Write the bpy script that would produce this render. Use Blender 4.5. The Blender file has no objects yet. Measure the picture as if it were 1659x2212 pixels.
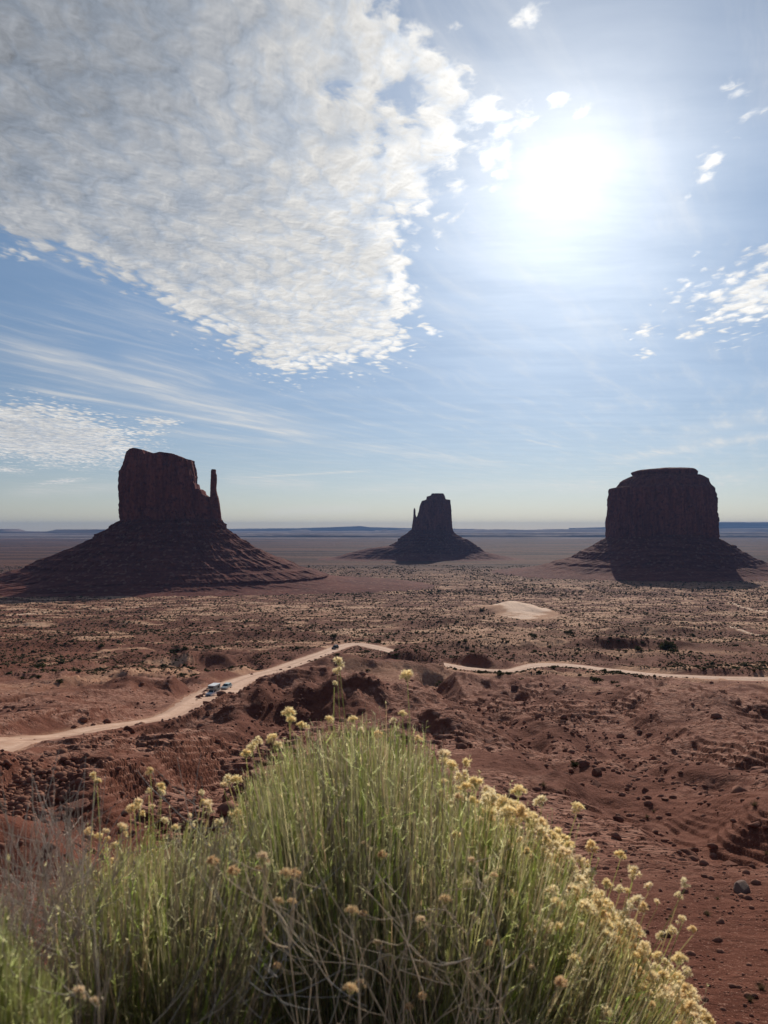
import bpy, math, random
import numpy as np
from mathutils import Vector, Matrix
random.seed(7); rng = np.random.default_rng(11)
S = bpy.context.scene
COL = S.collection
PI = math.pi

# ------------------------------------------------------------------ camera, world, sun, exposure
# The eye is the origin; the overlook ground lies 1.55 m below it and +Y looks out over the valley.
IW, IH, F, CX, CY = 1659.0, 2212.0, 1609.0, 829.5, 1106.0
PITCH = math.atan(35.0 / F)
cam = bpy.data.cameras.new("camera"); camo = bpy.data.objects.new("camera", cam); COL.objects.link(camo)
cam.sensor_fit = 'VERTICAL'; cam.sensor_height = 24.0; cam.lens = 24.0 * F / IH
camo.location = (0, 0, 0); camo.rotation_euler = (PI / 2 + PITCH, 0, 0)
cam.clip_start = 0.05; cam.clip_end = 120000
cam.dof.use_dof = True; cam.dof.focus_distance = 60.0; cam.dof.aperture_fstop = 7.0
S.camera = camo

def ray(px, py):
    u = (px - CX) / F; v = (CY - py) / F
    return np.array([u, math.cos(PITCH) - v * math.sin(PITCH), math.sin(PITCH) + v * math.cos(PITCH)])

def nrm(v):
    v = np.asarray(v, float); return v / np.linalg.norm(v)

SUN = nrm(ray(1218, 380))
SUN_EL = math.asin(SUN[2]); SUN_AZ = math.atan2(SUN[0], SUN[1])

S.view_settings.view_transform = 'Standard'; S.view_settings.look = 'None'
S.view_settings.exposure = 0.0; S.view_settings.gamma = 1.0; S.view_settings.use_curve_mapping = False
S.cycles.use_denoising = True
S.cycles.max_bounces = 6; S.cycles.diffuse_bounces = 3; S.cycles.transmission_bounces = 4
S.cycles.transparent_max_bounces = 8; S.cycles.volume_bounces = 0
S.cycles.use_adaptive_sampling = True; S.cycles.adaptive_threshold = 0.015
S.cycles.caustics_reflective = False; S.cycles.caustics_refractive = False

sl = bpy.data.lights.new("sun", 'SUN'); sl.energy = 4.4; sl.angle = math.radians(0.5); sl.color = (1.0, 0.93, 0.82)
slo = bpy.data.objects.new("sun", sl); COL.objects.link(slo)
slo.rotation_euler = Vector((-SUN[0], -SUN[1], -SUN[2])).to_track_quat('-Z', 'Y').to_euler()


class NT:
    """small helper for building node trees; every call returns an output socket"""
    def __init__(s, tree):
        s.t = tree; s.n = tree.nodes; s.l = tree.links
    def put(s, inp, v):
        if v is None: return
        if isinstance(v, bpy.types.NodeSocket): s.l.new(v, inp)
        else:
            if hasattr(inp.default_value, '__len__') and not hasattr(v, '__len__'): v = [v] * len(inp.default_value)
            if hasattr(inp.default_value, '__len__') and len(inp.default_value) == 4 and len(v) == 3: v = (*v, 1)
            inp.default_value = v
    def m(s, op, a, b=None, c=None, clamp=False):
        n = s.n.new('ShaderNodeMath'); n.operation = op; n.use_clamp = clamp
        s.put(n.inputs[0], a); s.put(n.inputs[1], b); s.put(n.inputs[2], c); return n.outputs[0]
    def v(s, op, a, b=None, sc=None):
        n = s.n.new('ShaderNodeVectorMath'); n.operation = op
        s.put(n.inputs[0], a); s.put(n.inputs[1], b)
        if sc is not None: s.put(n.inputs['Scale'], sc)
        return n.outputs['Value'] if op in ('DOT_PRODUCT', 'LENGTH', 'DISTANCE') else n.outputs[0]
    def sep(s, a):
        n = s.n.new('ShaderNodeSeparateXYZ'); s.put(n.inputs[0], a); return n.outputs
    def com(s, x, y, z):
        n = s.n.new('ShaderNodeCombineXYZ'); s.put(n.inputs[0], x); s.put(n.inputs[1], y); s.put(n.inputs[2], z); return n.outputs[0]
    def rng(s, v, a, b, c=0.0, d=1.0, smooth=True):
        n = s.n.new('ShaderNodeMapRange'); n.interpolation_type = 'SMOOTHSTEP' if smooth else 'LINEAR'
        for i, q in enumerate((v, a, b, c, d)): s.put(n.inputs[i], q)
        return n.outputs[0]
    def noise(s, vec, scale, detail=4, rough=0.5, dist=0.0, color=False):
        n = s.n.new('ShaderNodeTexNoise'); s.put(n.inputs['Vector'], vec); s.put(n.inputs['Scale'], scale)
        n.inputs['Detail'].default_value = detail; n.inputs['Roughness'].default_value = rough
        n.inputs['Distortion'].default_value = dist
        return n.outputs[1 if color else 0]
    def vor(s, vec, scale, feature='F1', smooth=0.5, out=0):
        n = s.n.new('ShaderNodeTexVoronoi'); n.feature = feature; s.put(n.inputs['Vector'], vec); s.put(n.inputs['Scale'], scale)
        if feature == 'SMOOTH_F1': n.inputs['Smoothness'].default_value = smooth
        return n.outputs[out]
    def mix(s, f, a, b, typ='MIX'):
        n = s.n.new('ShaderNodeMix'); n.data_type = 'RGBA'; n.blend_type = typ; n.clamp_factor = True
        s.put(n.inputs[0], f); s.put(n.inputs[6], a); s.put(n.inputs[7], b); return n.outputs[2]
    def attr(s, name, out='Color'):
        n = s.n.new('ShaderNodeAttribute'); n.attribute_name = name; return n.outputs[out]


def build_world():
    w = bpy.data.worlds.new("World"); S.world = w; w.use_nodes = True
    t = NT(w.node_tree); w.node_tree.nodes.clear()
    out = t.n.new('ShaderNodeOutputWorld'); bg = t.n.new('ShaderNodeBackground')
    STR = 0.08
    bg.inputs['Strength'].default_value = STR; t.l.new(bg.outputs[0], out.inputs[0])
    sky = t.n.new('ShaderNodeTexSky'); sky.sky_type = 'NISHITA'; sky.sun_disc = False
    sky.sun_elevation = SUN_EL; sky.sun_rotation = SUN_AZ
    sky.altitude = 1600; sky.air_density = 1.0; sky.dust_density = 0.08; sky.ozone_density = 1.3
    tc = t.n.new('ShaderNodeTexCoord'); d = t.v('NORMALIZE', tc.outputs['Generated'])
    sx, sy, sz = t.sep(d)
    z = t.m('MAXIMUM', sz, 0.012)
    p = t.com(t.m('DIVIDE', sx, z), t.m('DIVIDE', sy, z), 0.0)
    lg = t.noise(p, 1.1, 3, 0.5, color=True)
    pw = t.v('ADD', p, t.v('SCALE', t.v('SUBTRACT', lg, (0.5, 0.5, 0.5)), sc=0.25))

    def half(x0, y0, x1, y1):      # signed angle from the great circle through two sky points, positive to its right
        n = nrm(np.cross(ray(x1, y1), ray(x0, y0))); return t.v('DOT_PRODUCT', d, tuple(n)), n
    def region(pts, soft):         # convex patch of sky: distance inside its edge in units of soft
        r = None; c = nrm(sum(nrm(ray(*q)) for q in pts))
        for i in range(len(pts)):
            a, b = pts[i], pts[(i + 1) % len(pts)]
            s_, n = half(*a, *b)
            if np.dot(n, c) < 0: s_ = t.m('MULTIPLY', s_, -1.0)
            r = s_ if r is None else t.m('SMOOTH_MIN', r, s_, 0.02)
        return t.m('DIVIDE', r, soft)
    def blob(px, py, rx, ry, rot=0.0, k=1.0):
        c = nrm(ray(px, py)); u = nrm(np.cross(c, (0, 0, 1))); v = np.cross(u, c)
        a = math.radians(rot); u2 = u * math.cos(a) + v * math.sin(a); v2 = -u * math.sin(a) + v * math.cos(a)
        a_ = t.m('DIVIDE', t.v('DOT_PRODUCT', d, tuple(u2)), rx / F); b_ = t.m('DIVIDE', t.v('DOT_PRODUCT', d, tuple(v2)), ry / F)
        front = t.m('GREATER_THAN', t.v('DOT_PRODUCT', d, tuple(c)), 0.0)
        q = t.m('ADD', t.m('MULTIPLY', a_, a_), t.m('MULTIPLY', b_, b_))
        return t.m('MULTIPLY', t.m('MULTIPLY', t.m('SUBTRACT', 1.0, t.m('SQRT', q)), k), front)

    # sheet of altocumulus, upper left, its tip pointing down; plus smaller rafts
    m = region([(-2500, -2500), (-2500, 100), (200, 605), (700, 698), (905, 500), (905, -2500)], 0.042)
    m = t.m('MAXIMUM', m, region([(-200, 360), (585, 845), (870, 812), (940, 690), (915, 500), (905, -2500), (-200, -2500)], 0.042))
    m = t.m('MAXIMUM', m, region([(200, -1300), (200, 500), (860, 570), (1030, 430), (1135, 330), (1165, 215), (1085, 60), (700, -600)], 0.045))
    for b in [(1075, 290, 90, 120, -10, 1.5),  (1640, 625, 170, 95, 15, 1.1), (85, 935, 260, 75, -6, 2.0), (340, 912, 62, 13, 0, 1.4), (330, 935, 60, 9, 0, 1.0),
              (1150, 35, 60, 26, 15, 1.0), (1070, 110, 80, 35, 0, 0.85), (1530, 350, 60, 28, 40, 0.7), (1640, 235, 50, 18, 8, 0.9), (1600, 200, 35, 18, 0, 0.75),
              (1500, 725, 50, 14, 0, 1.0), (1390, 768, 28, 14, 0, 1.0), (930, 715, 40, 14, -25, 0.9), (970, 480, 70, 40, 30, 0.8), (1400, 715, 60, 14, 0, 0.6),
              (20, 1015, 60, 9, -4, 1.0), (130, 1040, 70, 8, 8, 1.0), (1225, 215, 55, 45, 0, 0.7)]:
        m = t.m('MAXIMUM', m, blob(*b))
    m = t.m('MINIMUM', m, 1.6)
    # ripples and cells of the sheet, evaluated twice: a shift towards the sun lights their edges
    sunp = np.array([SUN[0] / SUN[2], SUN[1] / SUN[2]])
    def cells(v, sh):
        v = t.v('ADD', v, (sh[0], sh[1], 0.0)) if sh else v
        wv = t.v('ADD', v, t.v('SCALE', t.v('SUBTRACT', t.noise(v, 11.0, 3, 0.55, color=True), (0.5, 0.5, 0.5)), sc=0.085))
        wv = t.v('MULTIPLY', wv, (1.0, 0.50, 1.0))
        c = t.vor(wv, 17.0, 'SMOOTH_F1', 0.3)
        f = t.noise(wv, 42.0, 6, 0.62)
        g = t.noise(wv, 5.0, 3, 0.5)
        h = t.m('SUBTRACT', 0.78, c)
        return t.m('ADD', t.m('ADD', t.m('MULTIPLY', h, 0.55), t.m('MULTIPLY', f, 0.45)), t.m('MULTIPLY', g, 0.45))
    toward = sunp / np.linalg.norm(sunp) * 0.013
    c0 = cells(pw, None); c1 = cells(pw, (toward[0], toward[1]))
    big = t.noise(p, 2.3, 4, 0.55)
    dens = t.m('ADD', m, t.m('ADD', t.m('MULTIPLY', t.m('SUBTRACT', c0, 0.70), 2.3), t.m('MULTIPLY', t.m('SUBTRACT', big, 0.5), 1.2)))
    # the sheet breaks open towards the sun
    s_open, _ = half(700, 1000, 1000, -400)
    opn = t.rng(blob(930, 130, 400, 330, 0, 1.0), 0.0, 0.8)
    dens = t.m('SUBTRACT', dens, t.m('MULTIPLY', opn, t.m('ADD', 0.35, t.m('MULTIPLY', t.m('SUBTRACT', t.noise(p, 5.5, 4, 0.6), 0.44), 4.2))))
    alpha = t.m('MULTIPLY', t.rng(dens, 0.05, 0.75), 0.96)
    thick = t.rng(dens, 0.3, 2.6)
    rel = t.m('SUBTRACT', c0, c1)                         # positive on the side away from the sun
    ang = t.m('ARCCOSINE', t.m('MINIMUM', t.v('DOT_PRODUCT', d, tuple(SUN)), 0.99999))
    fwd = t.m('EXPONENT', t.m('MULTIPLY', ang, -3.2))     # forward scattering of thin cloud
    lum = t.m('ADD', 0.61, t.m('MULTIPLY', fwd, 0.62))
    lum = t.m('ADD', lum, t.m('MULTIPLY', rel, -0.95))
    lum = t.m('ADD', lum, t.m('MULTIPLY', t.m('SUBTRACT', c0, 0.66), 0.36))
    lum = t.m('MULTIPLY', lum, t.rng(thick, 0.0, 1.0, 1.08, 0.90))
    lum = t.m('MULTIPLY', lum, t.rng(t.noise(pw, 3.1, 3, 0.5), 0.3, 0.7, 0.9, 1.07))
    # thicker, greyer towards the upper left corner
    gc = t.rng(blob(-150, -50, 1050, 800, 0, 1.0), 0.0, 0.9)
    lum = t.m('MULTIPLY', lum, t.m('SUBTRACT', 1.0, t.m('MULTIPLY', gc, 0.50)))
    ccol = t.mix(t.rng(lum, 0.3, 0.75), (0.90, 0.96, 1.06), (1.0, 0.985, 0.955))
    ccol = t.mix(t.rng(c0, 0.42, 0.72, 0.45, 0.0), ccol, (0.50, 0.66, 0.90))
    ccol = t.v('SCALE', ccol, sc=t.m('MULTIPLY', lum, 1.0 / STR))
    # clear sky, thin veil and aureole
    base = sky.outputs[0]
    base = t.v('MULTIPLY', base, t.mix(t.rng(sz, 0.0, 0.45), (0.66, 0.63, 0.68), (0.72, 0.90, 0.98)))
    glow = t.m('ADD', t.m('MULTIPLY', t.m('EXPONENT', t.m('DIVIDE', ang, -0.10)), 0.56), t.m('MULTIPLY', t.m('EXPONENT', t.m('DIVIDE', ang, -0.36)), 0.42))
    glow = t.m('ADD', glow, t.m('MULTIPLY', t.rng(blob(1215, 480, 420, 520, 0, 1.0), 0.0, 1.0), 0.17))
    veiln = t.noise(t.v('MULTIPLY', pw, (0.8, 2.2, 1.0)), 1.3, 6, 0.6)
    glow = t.m('MULTIPLY', glow, t.rng(veiln, 0.25, 0.75, 0.86, 1.14))
    base = t.v('ADD', base, t.v('SCALE', (1.0, 0.965, 0.87), sc=t.m('DIVIDE', glow, STR)))
    # cirrus streaks and contrails: thin bands along great circles
    cir = None
    for (x0, y0, x1, y1, w0, a, fa) in [(-60, 735, 730, 950, 26, .42, 1), (0, 830, 700, 948, 4.0, .55, 0), (100, 700, 430, 775, 2.5, .28, 0),
                                     (540, 1031, 800, 1017, 2.5, .5, 0), (700, 955, 1110, 1008, 9, .30, 1), (1290, 1000, 1720, 930, 9, .34, 1),
                                     (1440, 950, 1720, 880, 16, .24, 1), (300, 925, 640, 965, 7, .26, 1), (1130, 948, 1215, 968, 2.0, .30, 0),
                                     (480, 1035, 700, 1050, 12, .34, 1), (560, 1108, 800, 1098, 10, .38, 1), (0, 1065, 300, 1050, 12, .34, 1),
                                     (250, 760, 470, 830, 16, .20, 1), (1180, 1060, 1659, 1030, 12, .25, 1), (700, 1060, 1300, 1045, 10, .22, 1)]:
        s_, n = half(x0, y0, x1, y1)
        mid = nrm(nrm(ray(x0, y0)) + nrm(ray(x1, y1))); tg = nrm(np.cross(n, mid))
        hl = 0.5 * math.acos(float(np.dot(nrm(ray(x0, y0)), nrm(ray(x1, y1)))))
        along = t.m('DIVIDE', t.v('DOT_PRODUCT', d, tuple(tg)), hl)
        fall = t.rng(t.m('ABSOLUTE', along), 0.6, 1.12, 1.0, 0.0)
        fr = t.m('GREATER_THAN', t.v('DOT_PRODUCT', d, tuple(mid)), 0.0)
        wob = t.m('MULTIPLY', t.m('SUBTRACT', t.noise(p, 1.6 if fa else 0.9, 3, 0.5), 0.5), (1.6 if fa else 0.35) * w0 / F)
        dd = t.m('DIVIDE', t.m('ADD', s_, wob), w0 / F)
        band = t.m('EXPONENT', t.m('MULTIPLY', t.m('MULTIPLY', dd, dd), -1.0))
        b = t.m('MULTIPLY', t.m('MULTIPLY', t.m('MULTIPLY', band, fall), fr), a)
        cir = b if cir is None else t.m('ADD', cir, b)
    th = math.radians(62)
    pr = t.com(t.m('ADD', t.m('MULTIPLY', t.sep(pw)[0], math.cos(th)), t.m('MULTIPLY', t.sep(pw)[1], math.sin(th))),
               t.m('MULTIPLY', t.m('ADD', t.m('MULTIPLY', t.sep(pw)[0], -math.sin(th)), t.m('MULTIPLY', t.sep(pw)[1], math.cos(th))), 6.0), 0.0)
    strk = t.noise(pr, 0.9, 7, 0.62)
    cir = t.m('MULTIPLY', cir, t.rng(strk, 0.3, 0.7, 0.45, 1.25))
    cir = t.m('ADD', cir, t.m('MULTIPLY', t.rng(strk, 0.45, 0.85), 0.38))
    cirl = t.m('ADD', 0.62, t.m('MULTIPLY', fwd, 0.7))
    base = t.mix(cir, base, t.v('SCALE', (1.0, 0.99, 0.96), sc=t.m('DIVIDE', cirl, STR)))
    fin = t.mix(alpha, base, ccol)
    fin = t.v('ADD', fin, t.v('SCALE', (1.0, 0.96, 0.86), sc=t.m('MULTIPLY', t.m('MULTIPLY', alpha, glow), 0.22 / STR)))
    t.put(bg.inputs['Color'], fin)

build_world()

# ------------------------------------------------------------------ object helpers
def tag(o, label=None, cat=None, group=None, kind=None):
    if label: o['label'] = label
    if cat: o['category'] = cat
    if group: o['group'] = group
    if kind: o['kind'] = kind
    return o

def empty(name, loc=(0, 0, 0), rz=0.0):
    o = bpy.data.objects.new(name, None); COL.objects.link(o); o.location = loc; o.rotation_euler = (0, 0, rz)
    o.empty_display_size = 0.2; return o

def raw_mesh(name, V, faces, mat=None, smooth=False, cols=None, mats=None):
    """faces: list of integer arrays, each (n, k)"""
    me = bpy.data.meshes.new(name)
    V = np.asarray(V, np.float32).reshape(-1, 3)
    faces = [np.asarray(f, np.int32) for f in faces if len(f)]
    nl = sum(f.size for f in faces); nf = sum(len(f) for f in faces)
    me.vertices.add(len(V)); me.vertices.foreach_set('co', V.ravel())
    me.loops.add(nl); me.polygons.add(nf)
    me.loops.foreach_set('vertex_index', np.concatenate([f.ravel() for f in faces]))
    tot = np.concatenate([np.full(len(f), f.shape[1], np.int32) for f in faces])
    me.polygons.foreach_set('loop_start', np.concatenate([[0], np.cumsum(tot)[:-1]]).astype(np.int32))
    if cols is not None:
        for nm, c in cols.items():
            a = me.attributes.new(nm, 'FLOAT_COLOR', 'POINT')
            c = np.asarray(c, np.float32)
            if c.shape[1] == 3: c = np.concatenate([c, np.ones((len(c), 1), np.float32)], 1)
            a.data.foreach_set('color', c.ravel())
    me.update(calc_edges=True); 
    if smooth: me.polygons.foreach_set('use_smooth', np.ones(nf, bool))
    for m_ in ([mat] if mat else []) + (mats or []): me.materials.append(m_)
    return me

def mesh_obj(name, V, faces, mat, parent=None, smooth=False, cols=None, loc=None):
    o = bpy.data.objects.new(name, raw_mesh(name, V, faces, mat, smooth, cols)); COL.objects.link(o)
    if parent: o.parent = parent
    if loc is not None: o.location = loc
    return o

# ------------------------------------------------------------------ noise
_P = rng.permutation(256).astype(np.int32); _P = np.concatenate([_P, _P, _P])
_G2 = np.stack([np.cos(np.arange(256) * 2.399), np.sin(np.arange(256) * 2.399)], 1).astype(np.float32)
def n2(x, y, seed=0):
    x = np.asarray(x, np.float64) + seed * 17.31; y = np.asarray(y, np.float64) - seed * 9.77
    xi = np.floor(x); yi = np.floor(y); fx = (x - xi).astype(np.float32); fy = (y - yi).astype(np.float32)
    xi = xi.astype(np.int64) & 255; yi = yi.astype(np.int64) & 255
    u = fx * fx * fx * (fx * (fx * 6 - 15) + 10); v = fy * fy * fy * (fy * (fy * 6 - 15) + 10)
    def g(i, j, a, b):
        h = _G2[_P[_P[i & 255] + (j & 255)]]; return h[..., 0] * a + h[..., 1] * b
    a = g(xi, yi, fx, fy); b = g(xi + 1, yi, fx - 1, fy); c = g(xi, yi + 1, fx, fy - 1); d = g(xi + 1, yi + 1, fx - 1, fy - 1)
    return 1.4 * ((a + (b - a) * u) + ((c + (d - c) * u) - (a + (b - a) * u)) * v)
def n3(x, y, z, seed=0):
    z = np.asarray(z, float); zi = np.floor(z); f = z - zi; u = f * f * (3 - 2 * f)
    return n2(x + zi * 31.7, y + zi * 13.3, seed) * (1 - u) + n2(x + (zi + 1) * 31.7, y + (zi + 1) * 13.3, seed) * u
def fbm(x, y, o=4, seed=0, g=0.5, l=2.03):
    s = 0; a = 1
    for i in range(o): s = s + a * n2(x, y, seed + i * 3); x = x * l; y = y * l; a *= g
    return s
def ridged(x, y, o=4, seed=0):
    s = 0; a = 1
    for i in range(o):
        s = s + a * (1 - 2.2 * np.abs(n2(x, y, seed + i * 3))); x = x * 2.1; y = y * 2.1; a *= 0.48
    return s
def sstep(x, a, b):
    t_ = np.clip((x - a) / (b - a), 0, 1); return t_ * t_ * (3 - 2 * t_)
def voronoi(x, y, seed=0):
    """F1 and F2 of a jittered grid, and a per-cell random value"""
    xi = np.floor(x).astype(np.int64); yi = np.floor(y).astype(np.int64)
    f1 = np.full(x.shape, 9.0); f2 = f1.copy(); cv = np.zeros(x.shape)
    for i in (-1, 0, 1):
        for j in (-1, 0, 1):
            cx = xi + i; cy = yi + j
            h = _P[_P[(cx + seed) & 255] + (cy & 255)]; h2 = _P[h + 57]
            dx = cx + 0.1 + 0.8 * h / 255.0 - x; dy = cy + 0.1 + 0.8 * h2 / 255.0 - y
            q = np.hypot(dx, dy); m_ = q < f1
            f2 = np.where(m_, f1, np.minimum(f2, q)); f1 = np.where(m_, q, f1); cv = np.where(m_, _P[h2 + 99] / 255.0, cv)
    return f1, f2, cv

# ------------------------------------------------------------------ valley profile
_by = np.array([-50000, 0, 1.3, 2.2, 4, 8, 14, 28, 45, 65, 110, 170, 240, 320, 480, 700, 1000, 1400, 2100, 3600, 8000, 60000.])
_bz = np.array([-1.55, -1.55, -1.62, -2.2, -4.3, -6.9, -9.6, -13.6, -18.1, -22.6, -31.5, -41.2, -52.5, -63, -77.5, -95, -112, -132, -146, -151, -154, -160.])
_lt = np.linspace(math.log(0.8), math.log(60000), 1600)
_lz = np.interp(np.exp(_lt), _by, _bz)
_k = np.exp(-0.5 * (np.arange(-30, 31) / 11.0) ** 2); _k /= _k.sum()
_lz = np.convolve(np.pad(_lz, 30, mode='edge'), _k, 'valid')
def base(y):
    y = np.asarray(y, float); return np.interp(np.log(np.maximum(y, 0.8)), _lt, _lz)
_ty = np.exp(_lt); _tt = -_lz / _ty; _sel = _ty > 3
_tq = np.minimum.accumulate(_tt[_sel])
def at(px, py):
    """the point of the valley profile seen at a place of the photograph (1659 x 2212 units)"""
    d = ray(px, py); tn = -d[2] / d[1]
    Y = float(np.interp(-tn, -_tq, _ty[_sel])); return np.array([Y * d[0] / d[1], Y, float(base(Y))])
def on_plane(px, py, Y):
    d = ray(px, py); return np.array([d[0] / d[1] * Y, Y, d[2] / d[1] * Y])

# road centre line: (photo x, photo y, width in metres)
RA = [(-330, 1672, 9), (-120, 1637, 9), (0, 1607, 9), (70, 1597, 8.5), (140, 1588, 8), (230, 1572, 8), (320, 1558, 8), (385, 1541, 8.5), (430, 1519, 11), (466, 1499, 14), (500, 1478, 11),
      (545, 1461, 9), (600, 1445, 9), (650, 1427, 9), (700, 1410, 9), (738, 1397, 9.5), (765, 1392, 10), (800, 1396, 10), (850, 1408, 9), (905, 1423, 8), (955, 1434, 8), (1010, 1443, 9), (1060, 1448, 9), (1110, 1447, 9), (1165, 1438, 10),
      (1220, 1438, 11), (1300, 1446, 10), (1400, 1456, 9.5), (1500, 1462, 9.5), (1600, 1466, 9.5), (1760, 1469, 9.5), (1990, 1474, 9.5)]
rp = np.array([at(a, b) for a, b, c in RA]); rw = np.array([c for *_, c in RA], float)
def catmull(P, n=6):
    out = []
    Q = np.vstack([2 * P[0] - P[1], P, 2 * P[-1] - P[-2]])
    for i in range(1, len(Q) - 2):
        for k in range(n):
            u = k / n; a, b, c, d = Q[i - 1], Q[i], Q[i + 1], Q[i + 2]
            out.append(0.5 * ((2 * b) + (c - a) * u + (2 * a - 5 * b + 4 * c - d) * u * u + (3 * b - a - 3 * c + d) * u ** 3))
    out.append(P[-1]); return np.array(out)
RD = catmull(np.column_stack([rp, rw]), 5)
RD[:, 2] = base(RD[:, 1])
_z = np.convolve(np.pad(RD[:, 2], 4, mode='edge'), np.ones(9) / 9, 'valid'); RD[:, 2] = _z
ROADV = [(-320, 790), (958, 1720)]

def seg_dist(x, y, P):
    """distance to a polyline, and interpolated columns 2.. at the nearest point"""
    best = np.full(x.shape, 1e9); val = np.zeros(x.shape + (P.shape[1] - 2,))
    for i in range(len(P) - 1):
        ax, ay = P[i, :2]; bx, by = P[i + 1, :2]; dx, dy = bx - ax, by - ay; L = dx * dx + dy * dy + 1e-9
        t_ = np.clip(((x - ax) * dx + (y - ay) * dy) / L, 0, 1)
        q = np.hypot(x - ax - t_ * dx, y - ay - t_ * dy); m_ = q < best
        best[m_] = q[m_]
        for c in range(2, P.shape[1]): val[..., c - 2][m_] = (P[i, c] + (P[i + 1, c] - P[i, c]) * t_)[m_]
    return best, val

# hills: photo x, photo y of the foot centre, half length, half width, height, turn of the long axis (deg)
HILLS = [(650, 1500, 26, 15, 7.0, 10), (560, 1560, 34, 14, 3.6, 24), (430, 1650, 26, 12, 4.0, 26), (250, 1730, 20, 10, 3.2, 28), (150, 1610, 14, 6, 2.0, 12), (345, 1578, 12, 5, 2.1, 20),
         (820, 1470, 46, 18, 7.5, 5), (890, 1436, 40, 20, 7.0, -8), (720, 1560, 26, 10, 5.0, 12), (1010, 1490, 24, 9, 4.0, -30), (1370, 1545, 34, 22, 2.6, -14), (1220, 1530, 24, 11, 2.2, -35), (1560, 1560, 30, 12, 3.0, -12),
         (1110, 1590, 18, 9, 1.4, -38), (1330, 1690, 10, 5, 1.3, -30), (960, 1620, 12, 6, 2.6, -30), (1150, 1485, 16, 6, 2.6, -10),
         (60, 1830, 9, 4, 1.8, 20), (330, 1500, 18, 9, 3.5, 8), (120, 1480, 26, 10, 3.5, 12), (220, 1440, 30, 12, 4, 5), (420, 1430, 40, 12, 5.5, 6), (80, 1400, 50, 16, 5, 4),
         (1350, 1405, 60, 13, 7.0, -6), (1450, 1368, 80, 18, 6.0, -4), (560, 1380, 60, 18, 5, 4), (1110, 1322, 44, 110, 15.0, 0), (1060, 1400, 40, 18, 5, 10), (250, 1350, 120, 25, 6, 2), (900, 1350, 90, 25, 5, 2)]
# gullies: polylines in photo units with half width and depth
GULLY = [([(930, 1475), (985, 1530), (1090, 1590), (1200, 1640), (1330, 1690), (1450, 1740), (1590, 1790), (1720, 1850)], 4.2, 2.6),
         ([(1140, 1470), (1240, 1510), (1330, 1580), (1440, 1620), (1659, 1650)], 6.0, 2.2), ([(1100, 1500), (1190, 1560), (1270, 1600), (1400, 1660), (1560, 1700)], 4.0, 2.2),
         ([(560, 1500), (480, 1560), (380, 1590), (250, 1625), (100, 1660)], 5, 2.2), ([(640, 1560), (530, 1640), (420, 1720), (300, 1800), (160, 1860)], 4, 3.0), ([(0, 1790), (60, 1750), (160, 1720)], 3.0, 1.8),
         ([(180, 1490), (280, 1470), (400, 1480)], 5, 2.5), ([(300, 1400), (450, 1412), (620, 1425)], 9, 3.0)]
_hp = [(at(h[0], h[1]), h) for h in HILLS]
_gp = [(np.array([at(*q)[:2] for q in g[0]]), g[1], g[2]) for g in GULLY]
for i, (P, w_, d_) in enumerate(_gp):
    _gp[i] = (np.column_stack([catmull(P, 3), ]), w_, d_)

def slick_mask(x, y):
    """pale cracked slickrock, in bands running down to the right"""
    m_ = fbm(x / 30.0 + y / 60.0, y / 20.0, 3, 41) + 0.30
    return sstep(m_, 0.05, 0.34) * sstep(y, 24, 42) * (1 - sstep(y, 240, 330))

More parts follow.
